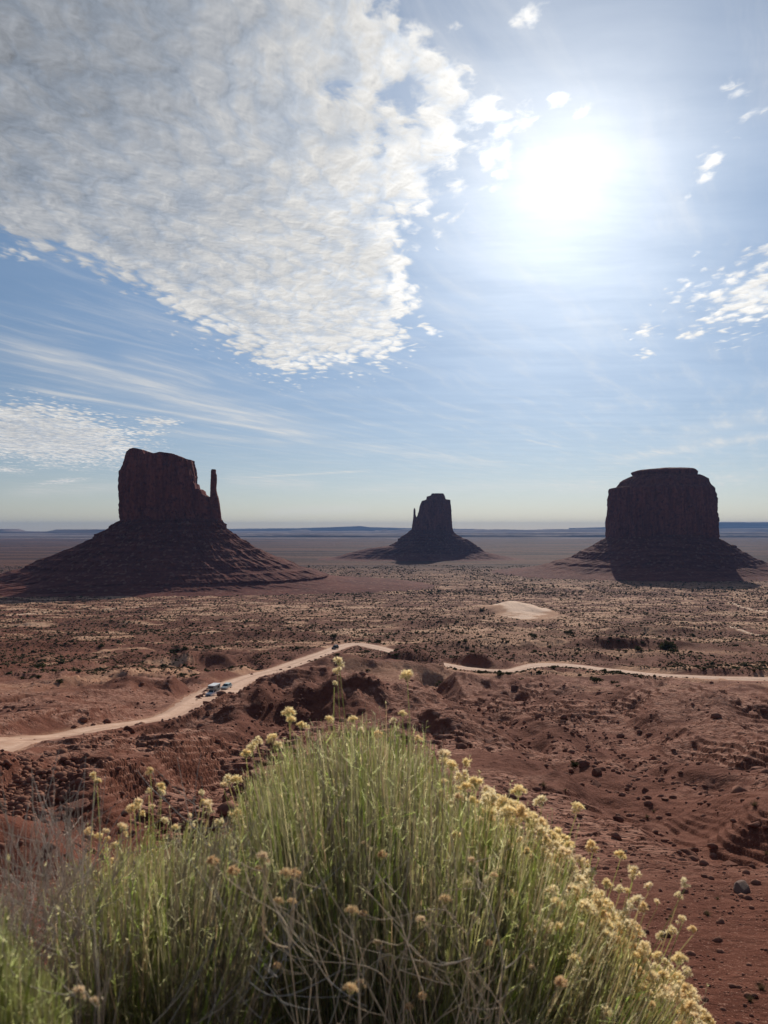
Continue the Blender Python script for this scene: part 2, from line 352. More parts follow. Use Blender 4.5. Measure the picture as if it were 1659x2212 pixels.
def height(x, y, cell, masks=False):
    r = np.hypot(x, y)
    amp = np.interp(np.log(np.maximum(r, 1)), np.log([1, 6, 15, 30, 60, 110, 200, 350, 700, 1300, 2500, 5000, 9000, 45000]), [0, .02, .12, .5, 1.6, 3.0, 3.8, 4.0, 3.6, 2.6, 3.0, 4, 7, 7])
    wx = 14 * n2(x / 55, y / 55, 1); wy = 14 * n2(x / 55, y / 55, 2)
    z = base(y)
    big = 0.5 * ridged((x + wx) / 90, (y + wy) / 60, 3, 5) + 0.7 * fbm(x / 150, y / 110, 2, 9)
    spur = ridged((x + wx) / 30, (y + 2 * wy) / 95, 3, 7) - .45
    z = z + spur * np.interp(r, [20, 35, 70, 160, 330, 520], [0, .35, 1.1, 2.1, 2.6, 0.8])
    far = sstep(r, 500, 1500)
    big = big * (1 - far) + far * (fbm(x / 600, y / 420, 3, 15) + 0.4 * ridged(x / 260, y / 160, 2, 16))
    z = z + amp * 0.55 * (big - 0.35)
    near = sstep(r, 10, 22)
    for lam, a, sd in ((34, .60, 21), (15, .32, 22), (7, .20, 23), (3.2, .17, 24), (1.4, .11, 25), (.6, .05, 26), (.25, .015, 27)):
        fade = 1 - sstep(cell, lam * 0.2, lam * 0.5)
        if fade.max() <= 0: continue
        nn = ridged((x + .5 * wx) / lam, (y + .5 * wy) / lam / 2.1, 1, sd) - 0.35 if lam > 5 else n2(x / lam, y / lam, sd) - (.5 * np.abs(n2(x / lam, y / lam / 1.6, sd + 40)) if lam > 1 else 0)
        w_ = np.where(np.asarray(lam) > 2, near, 1.0) * np.interp(r, [0, 20, 60, 900, 2500], [.5, .6, 1, 1, .5])
        z = z + a * fade * nn * w_
    for (c, h) in _hp:
        a = math.radians(h[5]); dx = x - c[0]; dy = y - c[1]
        u = (dx * math.cos(a) + dy * math.sin(a)) / h[2]; v = (-dx * math.sin(a) + dy * math.cos(a)) / h[3]
        sel = (np.abs(u) < 2.4) & (np.abs(v) < 2.4)
        if not sel.any(): continue
        q = np.sqrt(u[sel] ** 2 + v[sel] ** 2) + 0.30 * n2(x[sel] / (h[3] * 1.0), y[sel] / (h[3] * 1.3), 31) + .14 * n2(x[sel] / (h[3] * .35), y[sel] / (h[3] * .6), 32)
        bump = np.exp(-np.maximum(q, 0) ** 2 * 1.15) * h[4]
        rill = (1 - np.abs(n2(x[sel] / (h[3] * .38), y[sel] / (h[3] * 1.2), 33))) * 0.07 * h[4] * np.exp(-(q - .7) ** 2 * 6)
        z[sel] = z[sel] + bump - rill
    for (P, w_, dp) in _gp:
        lo = P.min(0) - 4 * w_; hi = P.max(0) + 4 * w_
        sel = (x > lo[0]) & (x < hi[0]) & (y > lo[1]) & (y < hi[1])
        if not sel.any(): continue
        xs = x[sel] + 0.5 * w_ * n2(x[sel] / 7, y[sel] / 7, 35); ys = y[sel] + 0.5 * w_ * n2(x[sel] / 7, y[sel] / 7, 36)
        q, _ = seg_dist(xs, ys, P); z[sel] -= dp * (1 - sstep(q, w_ * .25, w_ * 1.7))
    # ledges of harder rock: flat treads, steep risers facing downhill
    tm = sstep(fbm(x / 40, y / 26, 3, 51), -0.08, 0.30) * sstep(r, 34, 60) * (1 - 0.35 * sstep(r, 1500, 2600))
    per = np.interp(r, [30, 80, 200, 600, 1500, 4000], [0.34, 0.55, 1.0, 1.7, 3.2, 6.0])
    dip = 0.05 * x + 1.6 * n2(x / 22, y / 30, 53) + .5 * n2(x / 5, y / 5, 54)
    q = (z + dip) / per; fl = np.floor(q); fr = q - fl
    zt = (fl + sstep(fr, 0.74, 0.97)) * per - dip
    z = z * (1 - .72 * tm) + zt * .72 * tm
    sl = slick_mask(x, y)
    sel = sl > 0.02
    if sel.any():
        lam = 1.5; xs = x[sel] * .62 + .5 * n2(x[sel] / 2, y[sel] / 2, 61); ys = y[sel] * 1.5 + .5 * n2(x[sel] / 2, y[sel] / 2, 62)
        f1, f2, cv = voronoi(xs / lam, ys / lam, 5)
        fade = 1 - sstep(cell[sel], .35, .9)
        g = np.clip((f2 - f1) / 0.14, 0, 1)
        z[sel] += .8 * sl[sel] * fade * ((g - 1) * 0.17 + (cv - .5) * 0.26)
    # road bench
    sel = (y > 60) & (y < 620) & (np.abs(x) < 380)
    rd = np.full(x.shape, 1e9)
    if sel.any():
        q, val = seg_dist(x[sel], y[sel], RD); w_ = val[:, 1] * .5
        k = 1 - sstep(q, w_ + 1.2, w_ + 7 + 2.5 * n2(x[sel] / 9, y[sel] / 9, 71))
        z[sel] = z[sel] * (1 - k) + (val[:, 0] - 0.28) * k; rd[sel] = q - w_
        # keep the ground before the road low enough to see over
        tanr = np.full(x[sel].shape, -1.0); xa = x[sel] / y[sel]
        pa = RD[:, 0] / RD[:, 1]; pt = -RD[:, 2] / RD[:, 1]; py_ = RD[:, 1]
        tr = -1
        for lo_, hi_ in ROADV:
            a0 = (lo_ - CX) / F; a1 = (hi_ - CX) / F
            mm = (pa >= a0 - .03) & (pa <= a1 + .03); o = np.argsort(pa[mm])
            inr = (xa > a0) & (xa < a1)
            lim = np.interp(xa, pa[mm][o], pt[mm][o] + 0.0012); yr = np.interp(xa, pa[mm][o], py_[mm][o])
            zz = z[sel]; lim = lim + .0048 * np.clip((yr - y[sel]) / 70, 0, 1); zc = -lim * y[sel] - 0.15
            hit = inr & (y[sel] < yr - 8) & (zz > zc); e = np.minimum((zz - zc), 30)
            zz = np.where(hit, zc + 0.25 * np.tanh(e / 2.0), zz); z[sel] = zz
    if not masks: return z
    return z, sl, rd, tm

def make_terrain():
    th_c = np.linspace(-33, 33, 1050)
    side = 33 + (180 - 33) * (np.linspace(0, 1, 80)[1:]) ** 1.6
    th = np.radians(np.concatenate([-side[::-1][1:] if False else -side[::-1], th_c, side[:-1]]))
    ncol = len(th)
    rr = np.exp(np.interp(np.linspace(0, 1, 1380), [0, .05, .14, .34, .66, .84, .95, 1], np.log([0.35, 4, 14, 45, 260, 1400, 6000, 28000])))
    R_, T_ = np.meshgrid(rr, th, indexing='ij')
    x = R_ * np.sin(T_); y = R_ * np.cos(T_)
    dr = np.gradient(rr)[:, None] * np.ones_like(x)
    cell = np.maximum(dr * 0.7, R_ * np.gradient(th)[None, :])
    z, sl, rd, tm = height(x, y, cell, True)
    gr, gt = np.gradient(z, axis=0) / np.gradient(R_, axis=0), np.gradient(z, axis=1) / (R_ * np.gradient(th)[None, :]); nz = 1 / np.sqrt(1 + gr ** 2 + gt ** 2)
    sl = np.clip(sl * .75 + .35 * tm * sstep(np.hypot(x, y), 40, 80) * (1 - sstep(np.hypot(x, y), 320, 500)), 0, 1) * sstep(nz, .84, .94)
    n = len(rr)
    V = np.stack([x, y, z], -1).reshape(-1, 3)
    i = np.arange(n - 1)[:, None] * ncol; j = np.arange(ncol)[None, :]; j2 = (j + 1) % ncol
    Q = np.stack([i + j, i + ncol + j, i + ncol + j2, i + j2], -1).reshape(-1, 4)
    Q = Q[:, ::-1]
    c = len(V); V = np.vstack([V, [[0, 0, -1.55]]])
    T3 = np.stack([np.arange(ncol), (np.arange(ncol) + 1) % ncol, np.full(ncol, c)], 1)[:, ::-1]
    # colour masks: r sand, g slickrock, b scrub
    r = np.hypot(x, y)
    pat = fbm(x / 60, y / 34, 4, 81); pat2 = fbm(x / 420, y / 130, 3, 83)
    sand = sstep(pat + 0.25 * sstep(r, 300, 700) + pat2 * .6, 0.05, 0.7) * sstep(r, 150, 420) * (1 - .6 * sstep(r, 2200, 3600))
    for (px, py, sx_, sy_, k) in [(1115, 1335, 50, 60, 1.3), (1090, 1375, 75, 110, .65), (1040, 1400, 40, 50, .4), (760, 1325, 170, 110, .5), (1500, 1262, 380, 160, .6), (1400, 1415, 110, 20, .6), (880, 1335, 120, 80, .35)]:
        c_ = at(px, py); q = ((x - c_[0]) / sx_) ** 2 + ((y - c_[1]) / sy_) ** 2
        sand = np.maximum(sand, k * np.exp(-q * 1.2) * (1 + .35 * pat))
    for line, w_ in [([(1575, 1302), (1600, 1312), (1640, 1320), (1700, 1330)], 6), ([(1580, 1352), (1600, 1370), (1640, 1374)], 5), ([(690, 1224), (760, 1229), (900, 1227)], 14), ([(0, 1330), (200, 1318), (420, 1306)], 8)]:
        P = np.array([at(*q)[:2] for q in line]); s_ = (np.abs(x - P[:, 0].mean()) < 900) & (y > P[:, 1].min() - 200) & (y < P[:, 1].max() + 200)
        q, _ = seg_dist(x[s_], y[s_], P); sand[s_] = np.maximum(sand[s_], 1.1 * (1 - sstep(q, w_ * .5, w_)))
    scrub = np.clip(sstep(r, 260, 700) * (0.75 + .6 * fbm(x / 130, y / 70, 3, 87)) + 1.0 * sstep(r, 1500, 2600), 0, 1.3)
    sand = sand * (1 - .6 * sstep(r, 2300, 3600))
    dm = at(1110, 1322); dome = np.exp(-(((x - dm[0] + 16 * pat) / 43) ** 2 + ((y - dm[1]) / 190) ** 2) ** 2 * (1 + .5 * pat)); scrub = scrub * (1 - dome); sand = np.maximum(sand, 1.2 * dome)
    sand = np.maximum(sand, .55 * (1 - sstep(rd, .5, 3.5)))
    mk = np.stack([np.clip(sand, 0, 1.2), sl, scrub, np.clip(tm, 0, 1)], -1).reshape(-1, 4)
    mk = np.vstack([mk, [[0, 0, 0, 1]]])
    return mesh_obj("ground", V, [Q, T3], MAT['terrain'], smooth=True, cols={'mask': mk})

# ------------------------------------------------------------------ materials
MAT = {}
def new_mat(name):
    m_ = bpy.data.materials.new(name); m_.use_nodes = True; t = NT(m_.node_tree)
    b = m_.node_tree.nodes['Principled BSDF']; MAT[name] = m_; return t, b
def simple(name, col, rough=0.8, var=0.25, scale=6.0, bump=0.0, metal=0.0, spec=0.3):
    t, b = new_mat(name); tc = t.n.new('ShaderNodeTexCoord'); o = tc.outputs['Object']
    f = t.noise(o, scale, 5, 0.6)
    t.put(b.inputs['Base Color'], t.mix(f, tuple(c * (1 - var) for c in col), tuple(min(1, c * (1 + var)) for c in col)))
    b.inputs['Roughness'].default_value = rough; b.inputs['Metallic'].default_value = metal
    b.inputs['Specular IOR Level'].default_value = spec
    if bump:
        bn = t.n.new('ShaderNodeBump'); bn.inputs['Strength'].default_value = 1; bn.inputs['Distance'].default_value = bump
        t.put(bn.inputs['Height'], t.noise(o, scale * 3, 6, 0.65)); t.l.new(bn.outputs[0], b.inputs['Normal'])
    return MAT[name]

def build_materials():
    # desert ground
    t, b = new_mat('terrain'); tc = t.n.new('ShaderNodeTexCoord'); o = tc.outputs['Object']
    mk = t.sep(t.attr('mask')); al = t.attr('mask', 'Alpha')
    n1 = t.noise(o, 0.045, 5, 0.6); n2_ = t.noise(o, 0.9, 6, 0.65); n3_ = t.noise(o, 9.0, 5, 0.6)
    red = t.mix(t.rng(n1, .3, .7), (0.108, 0.035, 0.022), (0.180, 0.066, 0.041))
    red = t.mix(t.rng(n2_, .35, .75, 0, .55), red, (0.25, 0.100, 0.065))
    red = t.mix(t.rng(n3_, .4, .8, 0, .4), red, (0.12, 0.040, 0.026))
    peb = t.rng(t.noise(o, 13.0, 3, .55), .60, .68); red = t.mix(t.m('MULTIPLY', peb, .75), red, (0.42, 0.23, 0.165))
    peb2 = t.rng(t.vor(o, 4.5, 'F1'), .12, .07); red = t.mix(t.m('MULTIPLY', peb2, t.rng(t.noise(o, .6, 3, .6), .48, .6)), red, (0.40, 0.22, 0.16))
    peb3 = t.rng(t.noise(o, 6.0, 3, .6), .62, .70); red = t.mix(t.m('MULTIPLY', peb3, .7), red, (0.07, 0.022, 0.015))
    rock = t.mix(t.rng(n2_, .3, .7), (0.25, 0.105, 0.070), (0.45, 0.245, 0.175))
    sandc = t.mix(t.rng(n2_, .3, .7), (0.37, 0.18, 0.105), (0.60, 0.36, 0.23))
    c = t.mix(t.m('MULTIPLY', mk[1], t.rng(n2_, .25, .6)), red, rock)
    sandc = t.mix(t.rng(mk[0], .95, 1.15), sandc, (0.80, 0.56, 0.41))
    c = t.mix(t.rng(mk[0], 0, 1), c, sandc)
    scr = t.mix(n3_, (0.085, 0.050, 0.026), (0.16, 0.095, 0.052))
    sp = t.rng(t.noise(t.v('MULTIPLY', o, (1, 1, 0)), 0.33, 3, .7), .50, .60)
    sp2 = t.rng(t.noise(t.v('MULTIPLY', o, (1, 1, 0)), 0.085, 3, .7), .47, .60)
    bigf = t.rng(t.v('LENGTH', o), 900, 2600)
    sp = t.m('ADD', t.m('MULTIPLY', sp, t.m('SUBTRACT', 1.0, bigf)), t.m('MULTIPLY', sp2, bigf))
    c = t.mix(t.m('MULTIPLY', t.m('MULTIPLY', sp, mk[2]), .95), c, scr)
    farc = t.mix(t.rng(t.noise(t.v('MULTIPLY', o, (.0009, .004, 0)), 1.0, 6, .6), .35, .65), (0.028, 0.011, 0.008), (0.135, 0.058, 0.034))  # far plain: dark scrub, with cloud shadow darkened into the ground colour
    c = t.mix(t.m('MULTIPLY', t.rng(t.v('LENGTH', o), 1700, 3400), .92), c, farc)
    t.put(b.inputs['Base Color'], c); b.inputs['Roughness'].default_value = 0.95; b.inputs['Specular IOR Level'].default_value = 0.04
    hgt = t.m('ADD', t.m('MULTIPLY', t.noise(o, 1.3, 9, .72), 0.27), t.m('MULTIPLY', t.vor(o, 7.0, 'F1'), -0.02))
    hgt = t.m('ADD', hgt, t.m('MULTIPLY', t.noise(o, 0.22, 6, .65), .9))
    bn = t.n.new('ShaderNodeBump'); bn.inputs['Strength'].default_value = .9; bn.inputs['Distance'].default_value = 1.0
    crk = t.vor(t.v('ADD', t.v('MULTIPLY', o, (.55, 1.0, 1.0)), t.v('SCALE', t.noise(o, .8, 3, .5, color=True), sc=.9)), 0.9, 'DISTANCE_TO_EDGE')
    hgt = t.m('ADD', hgt, t.m('MULTIPLY', t.m('MULTIPLY', t.m('MINIMUM', crk, 0.09), mk[1]), 2.2))
    t.put(bn.inputs['Height'], hgt); t.l.new(bn.outputs[0], b.inputs['Normal'])
    # dirt road
    t, b = new_mat('road'); tc = t.n.new('ShaderNodeTexCoord'); o = tc.outputs['Object']
    rt = t.attr('across'); ac = t.sep(rt)[0]
    n_ = t.noise(o, .35, 6, .65); n4 = t.noise(o, 2.2, 5, .6)
    c = t.mix(t.rng(n_, .3, .7), (0.50, 0.285, 0.185), (0.64, 0.42, 0.30))
    ruts = t.m('SINE', t.m('MULTIPLY', ac, 15.0)); c = t.mix(t.m('MULTIPLY', t.rng(ruts, .0, 1), .6), c, (0.40, 0.225, 0.15))
    c = t.mix(t.rng(n4, .55, .8, 0, .5), c, (0.36, 0.19, 0.12))
    t.put(b.inputs['Base Color'], c); b.inputs['Roughness'].default_value = .9; b.inputs['Specular IOR Level'].default_value = .2
    bn = t.n.new('ShaderNodeBump'); bn.inputs['Distance'].default_value = .12; t.put(bn.inputs['Height'], t.noise(o, 1.3, 7, .65)); t.l.new(bn.outputs[0], b.inputs['Normal'])
    # butte rock: bedding and vertical stain
    for nm, c0, c1, c2 in (('cliff_rock', (0.135, 0.036, 0.026), (0.25, 0.076, 0.050), (0.06, 0.017, 0.017)), ('talus_rock', (0.105, 0.027, 0.020), (0.19, 0.058, 0.039), (0.075, 0.024, 0.019))):
        t, b = new_mat(nm); tc = t.n.new('ShaderNodeTexCoord'); o = tc.outputs['Object']
        if nm == 'cliff_rock': nv = t.noise(t.v('MULTIPLY', o, (0.09, 0.09, 0.010)), 1.0, 7, .65)
        else: nv = t.noise(t.v('MULTIPLY', o, (0.012, 0.012, 0.16)), 1.0, 7, .65)
        nb = t.noise(o, .12, 6, .7)
        c = t.mix(t.rng(nv, .3, .7), c0, c1); c = t.mix(t.rng(nb, .45, .7, 0, .9), c, c2)
        if nm == 'talus_rock':
            vo = t.vor(o, 0.16, 'F1', out=1); c = t.mix(t.rng(t.sep(vo)[0], .86, .95, 0, .55), c, (0.27, 0.13, 0.09))
        t.put(b.inputs['Base Color'], c); b.inputs['Roughness'].default_value = .95; b.inputs['Specular IOR Level'].default_value = .05
        bn = t.n.new('ShaderNodeBump'); bn.inputs['Distance'].default_value = 7.0 if nm == 'cliff_rock' else 3.0
        t.put(bn.inputs['Height'], t.m('ADD', nv, t.m('MULTIPLY', nb, .6))); t.l.new(bn.outputs[0], b.inputs['Normal'])
    t, b = new_mat('mesa_rock'); tc = t.n.new('ShaderNodeTexCoord'); o = tc.outputs['Object']
    nv = t.noise(t.v('MULTIPLY', o, (.0006, .0006, .03)), 1.0, 6, .65)
    t.put(b.inputs['Base Color'], t.mix(t.rng(nv, .35, .65), (0.10, 0.055, 0.045), (0.30, 0.22, 0.18))); b.inputs['Roughness'].default_value = .95; b.inputs['Specular IOR Level'].default_value = 0.03
    # loose rocks
    t, b = new_mat('boulder_rock'); tc = t.n.new('ShaderNodeTexCoord'); o = tc.outputs['Object']
    nb = t.noise(o, 2.2, 6, .7); oi = t.n.new('ShaderNodeObjectInfo')
    c = t.mix(t.rng(nb, .3, .7), (0.11, 0.036, 0.023), (0.22, 0.085, 0.053)); c = t.mix(t.m('MULTIPLY', oi.outputs['Random'], .5), c, (0.26, 0.13, 0.09))
    t.put(b.inputs['Base Color'], c); b.inputs['Roughness'].default_value = .92; b.inputs['Specular IOR Level'].default_value = .08
    bn = t.n.new('ShaderNodeBump'); bn.inputs['Distance'].default_value = .08; t.put(bn.inputs['Height'], t.noise(o, 5, 6, .65)); t.l.new(bn.outputs[0], b.inputs['Normal'])
    simple('grey_boulder', (0.20, 0.115, 0.085), .85, .35, 4, .05)
    simple('stone_chips', (0.24, 0.115, 0.078), .95, .45, 1.7, .02, spec=.04)
    # plants
    def plant(name, trans, rough=.6, var=.25, tint=None, tcol=1.0, spec=.25):
        t, b = new_mat(name)
        if tint is None: c = t.attr('tint')
        else:
            oi = t.n.new('ShaderNodeObjectInfo'); g = t.n.new('ShaderNodeNewGeometry'); tc = t.n.new('ShaderNodeTexCoord')
            c = t.mix(t.noise(tc.outputs['Object'], 2.0, 4, .6), tuple(q * (1 - var) for q in tint), tuple(q * (1 + var) for q in tint))
            c = t.mix(t.m('MULTIPLY', oi.outputs['Random'], .35), c, tuple(q * .6 for q in tint))
        t.put(b.inputs['Base Color'], c); b.inputs['Roughness'].default_value = rough; b.inputs['Specular IOR Level'].default_value = spec
        tr = t.n.new('ShaderNodeBsdfTranslucent'); t.put(tr.inputs[0], t.v('SCALE', c, sc=tcol)); mx = t.n.new('ShaderNodeMixShader'); mx.inputs[0].default_value = trans
        t.l.new(b.outputs[0], mx.inputs[1]); t.l.new(tr.outputs[0], mx.inputs[2]); t.l.new(mx.outputs[0], t.n['Material Output'].inputs[0])
    plant('brush_stems', .70, tcol=1.25); plant('brush_leaves', .70, tcol=1.35); plant('flower', .55, tcol=1.15); plant('dry_stems', .15)
    plant('scrub_leaf', .25, spec=.02, rough=.95, tint=(0.066, 0.062, 0.026)); plant('scrub_pale', .3, spec=.02, rough=.95, tint=(0.17, 0.12, 0.065))
    # vehicles
    simple('white_paint', (0.80, 0.80, 0.78), .35, .03, 2, spec=.5); simple('green_grey_paint', (0.50, 0.56, 0.54), .35, .06, 2, spec=.5); simple('black_paint', (0.02, 0.02, 0.022), .4, .1, 2, spec=.5)
    simple('glass_dark', (0.02, 0.03, 0.035), .08, .1, 2, spec=.6); simple('rubber', (0.03, 0.03, 0.03), .8, .2, 5); simple('rim_metal', (0.5, 0.5, 0.5), .35, .1, 5, metal=.9)
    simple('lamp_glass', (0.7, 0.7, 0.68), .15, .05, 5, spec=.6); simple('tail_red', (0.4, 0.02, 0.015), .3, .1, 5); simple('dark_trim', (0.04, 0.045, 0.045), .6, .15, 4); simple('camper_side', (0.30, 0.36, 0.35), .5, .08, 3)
build_materials()

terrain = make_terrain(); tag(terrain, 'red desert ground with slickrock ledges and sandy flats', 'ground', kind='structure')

def ground_z(x, y):
    x = np.atleast_1d(np.asarray(x, float)); y = np.atleast_1d(np.asarray(y, float))
    return height(x.copy(), y.copy(), np.maximum(np.hypot(x, y) * 0.0018, .01))
# place on the real terrain seen at a photo position: march the ray
_ms = np.exp(np.linspace(math.log(6), math.log(5200), 2600))
def hit(px, py):
    d = ray(px, py); d = d / d[1]; X = _ms * d[0]; Z = _ms * d[2]
    g = height(X.copy(), _ms.copy(), np.maximum(_ms * 0.0018, .01)); k = np.argmax(g >= Z)
    if k == 0: k = len(_ms) - 1
    a = 0.5 if k else 0
    return np.array([X[k], _ms[k], g[k]])

# road sheet
def ribbon(name, P, nx, mat, lift=0.0, sag=0.25, edge=1.3):
    t_ = np.gradient(P[:, :2], axis=0); t_ /= np.linalg.norm(t_, axis=1)[:, None]; nn = np.stack([t_[:, 1], -t_[:, 0]], 1)
    u = np.linspace(-1, 1, nx)
    wob = 1 + .10 * np.array([n2(np.array([p[0] / 8]), np.array([p[1] / 8]), 91)[0] for p in P])
    X = P[:, None, :2] + nn[:, None, :] * (u[None, :, None] * (P[:, 3] * .5 * wob)[:, None, None] * edge)
    Z = P[:, None, 2] + lift - sag * 2.2 * np.maximum(0, np.abs(u) * edge - 1.0)[None, :] * np.ones((len(P), 1)) - .06 * (u ** 2)[None, :]
    V = np.concatenate([X, Z[..., None]], -1).reshape(-1, 3); n = len(P)
    i = np.arange(n - 1)[:, None] * nx; j = np.arange(nx - 1)[None, :]
    Q = np.stack([i + j, i + j + 1, i + nx + j + 1, i + nx + j], -1).reshape(-1, 4)[:, ::-1]
    ac = np.repeat((u * .5 + .5)[None, :], n, 0).reshape(-1, 1) * np.ones((1, 3))
    return mesh_obj(name, V, [Q], mat, smooth=True, cols={'across': ac})
RDF = catmull(RD, 4); RDF[:, 2] -= 0.06
road = ribbon("road", RDF, 15, MAT['road'], edge=1.25, sag=.5); tag(road, 'pale unpaved dirt road winding across the red valley floor', 'road', kind='structure')

# ------------------------------------------------------------------ buttes
def loft(name, D, sil, depth, mat, parent, cy=None, expo=2.6, nth=420, nlev=90, flute=5.0, fl_freq=(26, 60), zfreq=.006, cap=True, ztop=None, terr=None, seed=0, rough=1.0, y0=None, depth_f=None, benches=None):
    """sil: list of (photo y, photo left x, photo right x) from bottom to top at distance D; a closed rock body"""
    sil = np.array(sil, float)
    zs = np.array([on_plane(800, s[0], D)[2] for s in sil])
    Ls = np.array([on_plane(s[1], s[0], D)[0] for s in sil]); Rs = np.array([on_plane(s[2], s[0], D)[0] for s in sil])
    t_ = np.linspace(0, 1, nlev); zz = zs[0] + (zs[-1] - zs[0]) * t_
    L = np.interp(zz, zs, Ls); R = np.interp(zz, zs, Rs)
    a = (R - L) / 2; xc = (R + L) / 2; amax = a.max()
    if depth_f: dz = np.array([depth_f(q) for q in t_]) * depth
    else: dz = depth * (a / amax) ** 0.8
    th = np.linspace(0, 2 * PI, nth, endpoint=False)
    c, s_ = np.cos(th), np.sin(th)
    ux = np.sign(c) * np.abs(c) ** (2 / expo); uy = np.sign(s_) * np.abs(s_) ** (2 / expo)
    X = xc[:, None] + a[:, None] * ux; Y = dz[:, None] * uy; Z = zz[:, None] * np.ones_like(X)
    # fluting cut into the walls, following plan position so columns run straight up
    per = np.hypot(ux * amax, uy * depth); arc = np.cumsum(np.hypot(np.diff(np.r_[ux * amax, ux[0] * amax]), np.diff(np.r_[uy * depth, uy[0] * depth])))
    lam1, lam2 = arc[-1] / fl_freq[0], arc[-1] / fl_freq[1]
    A_ = arc[None, :] * np.ones_like(X)
    f = -np.abs(n2(A_ / lam1 + .3 * n2(A_ / lam1, Z * zfreq * 2, seed + 8), Z * zfreq, seed + 1)) * 1.6 - .5 * np.abs(n2(A_ / lam2, Z * zfreq * 2.5, seed + 2)) - .25 * n2(A_ / lam2 * 2.2, Z * zfreq * 9, seed + 3)
    # bedding steps
    bd = n2(np.zeros_like(Z) + .5, Z / 7.0, seed + 4) * .5 + .35 * n2(A_ / 40, Z / 5.0, seed + 5)
    dsp = flute * (f + .35) + rough * 2.0 * bd
    seam = np.minimum(1, np.minimum(arc, arc[-1] - arc) / (lam1 * .6))[None, :]
    for by_, A0, hh in (benches or []):
        zb_ = on_plane(800, by_ * k_, D)[2] + 3.0 * n2(A_ / 120, A_ * 0 + by_, seed + 9); e_ = np.maximum(zb_ - Z, 0)
        dsp = dsp + A0 * (.55 + .6 * n2(A_ / 70, A_ * 0 + by_ * .1, seed + 10)) * (.35 + 1.1 * np.clip(.5 + n2(A_ / 160, A_ * 0 + by_ * .3, seed + 12), 0, 1)) * sstep(zb_ - Z, 0, 1.2) * np.exp(-e_ / hh)
    dsp = dsp * seam
    nl = np.hypot(ux * depth, uy * amax) + 1e-6; nx_, ny_ = ux * depth / nl, uy * amax / nl
    X = X + dsp * nx_; Y = Y + dsp * ny_
    if ztop is not None:
        zt = np.array([(on_plane(q[0], q[1], D)[0], on_plane(q[0], q[1], D)[2]) for q in ztop])
        top = np.interp(X, zt[:, 0], zt[:, 1]); Z = zs[0] + (top - zs[0]) * t_[:, None]
    V = [np.stack([X, Y, Z], -1).reshape(-1, 3)]
    i = np.arange(nlev - 1)[:, None] * nth; j = np.arange(nth)[None, :]; j2 = (j + 1) % nth
    Q = [np.stack([i + j, i + j2, i + nth + j2, i + nth + j], -1).reshape(-1, 4)]
    off = nlev * nth; last = (nlev - 1) * nth; nr = 10
    cxm = X[-1].mean(); cym = Y[-1].mean()
    for k in range(1, nr + 1):
        g = 1 - k / (nr + .5)
        Xk = cxm + (X[-1] - cxm) * g; Yk = cym + (Y[-1] - cym) * g
        Zk = np.interp(Xk, zt[:, 0], zt[:, 1]) if ztop is not None else np.full(nth, zz[-1])
        Zk = Zk + rough * .8 * n2(Xk / 9, Yk / 9, seed + 6) * min(1, k / 2) + .2
        V.append(np.stack([Xk, Yk, Zk], -1)); jj = np.arange(nth)
        Q.append(np.stack([last + jj, last + (jj + 1) % nth, off + (jj + 1) % nth, off + jj], -1)); last = off; off += nth
    jj = np.arange(nth); V.append(np.array([[cxm, cym, (Zk.mean() if hasattr(Zk, 'mean') else Zk)]]))
    T3 = np.stack([last + jj, last + (jj + 1) % nth, np.full(nth, off)], -1)
    V = np.concatenate(V); base_ = np.array(parent.location) if parent else np.zeros(3)
    V[:, 1] += (y0 if y0 is not None else D); V -= base_
    return mesh_obj(name, V, Q + [T3], mat, parent, smooth=False if name != 'talus_slope' else True)

def disp(v): return tuple(v)
# (photo units: full-size pixels / 1.2025)
def q(lst): return [(a / 1.2025, b / 1.2025) if len(t0) == 2 else None for t0 in lst for a, b in [t0]]
k_ = 1 / 1.2025
def fs(rows): return [(y * k_, l * k_, r * k_) for y, l, r in rows]
def ft(rows): return [(x * k_, y * k_) for x, y in rows]

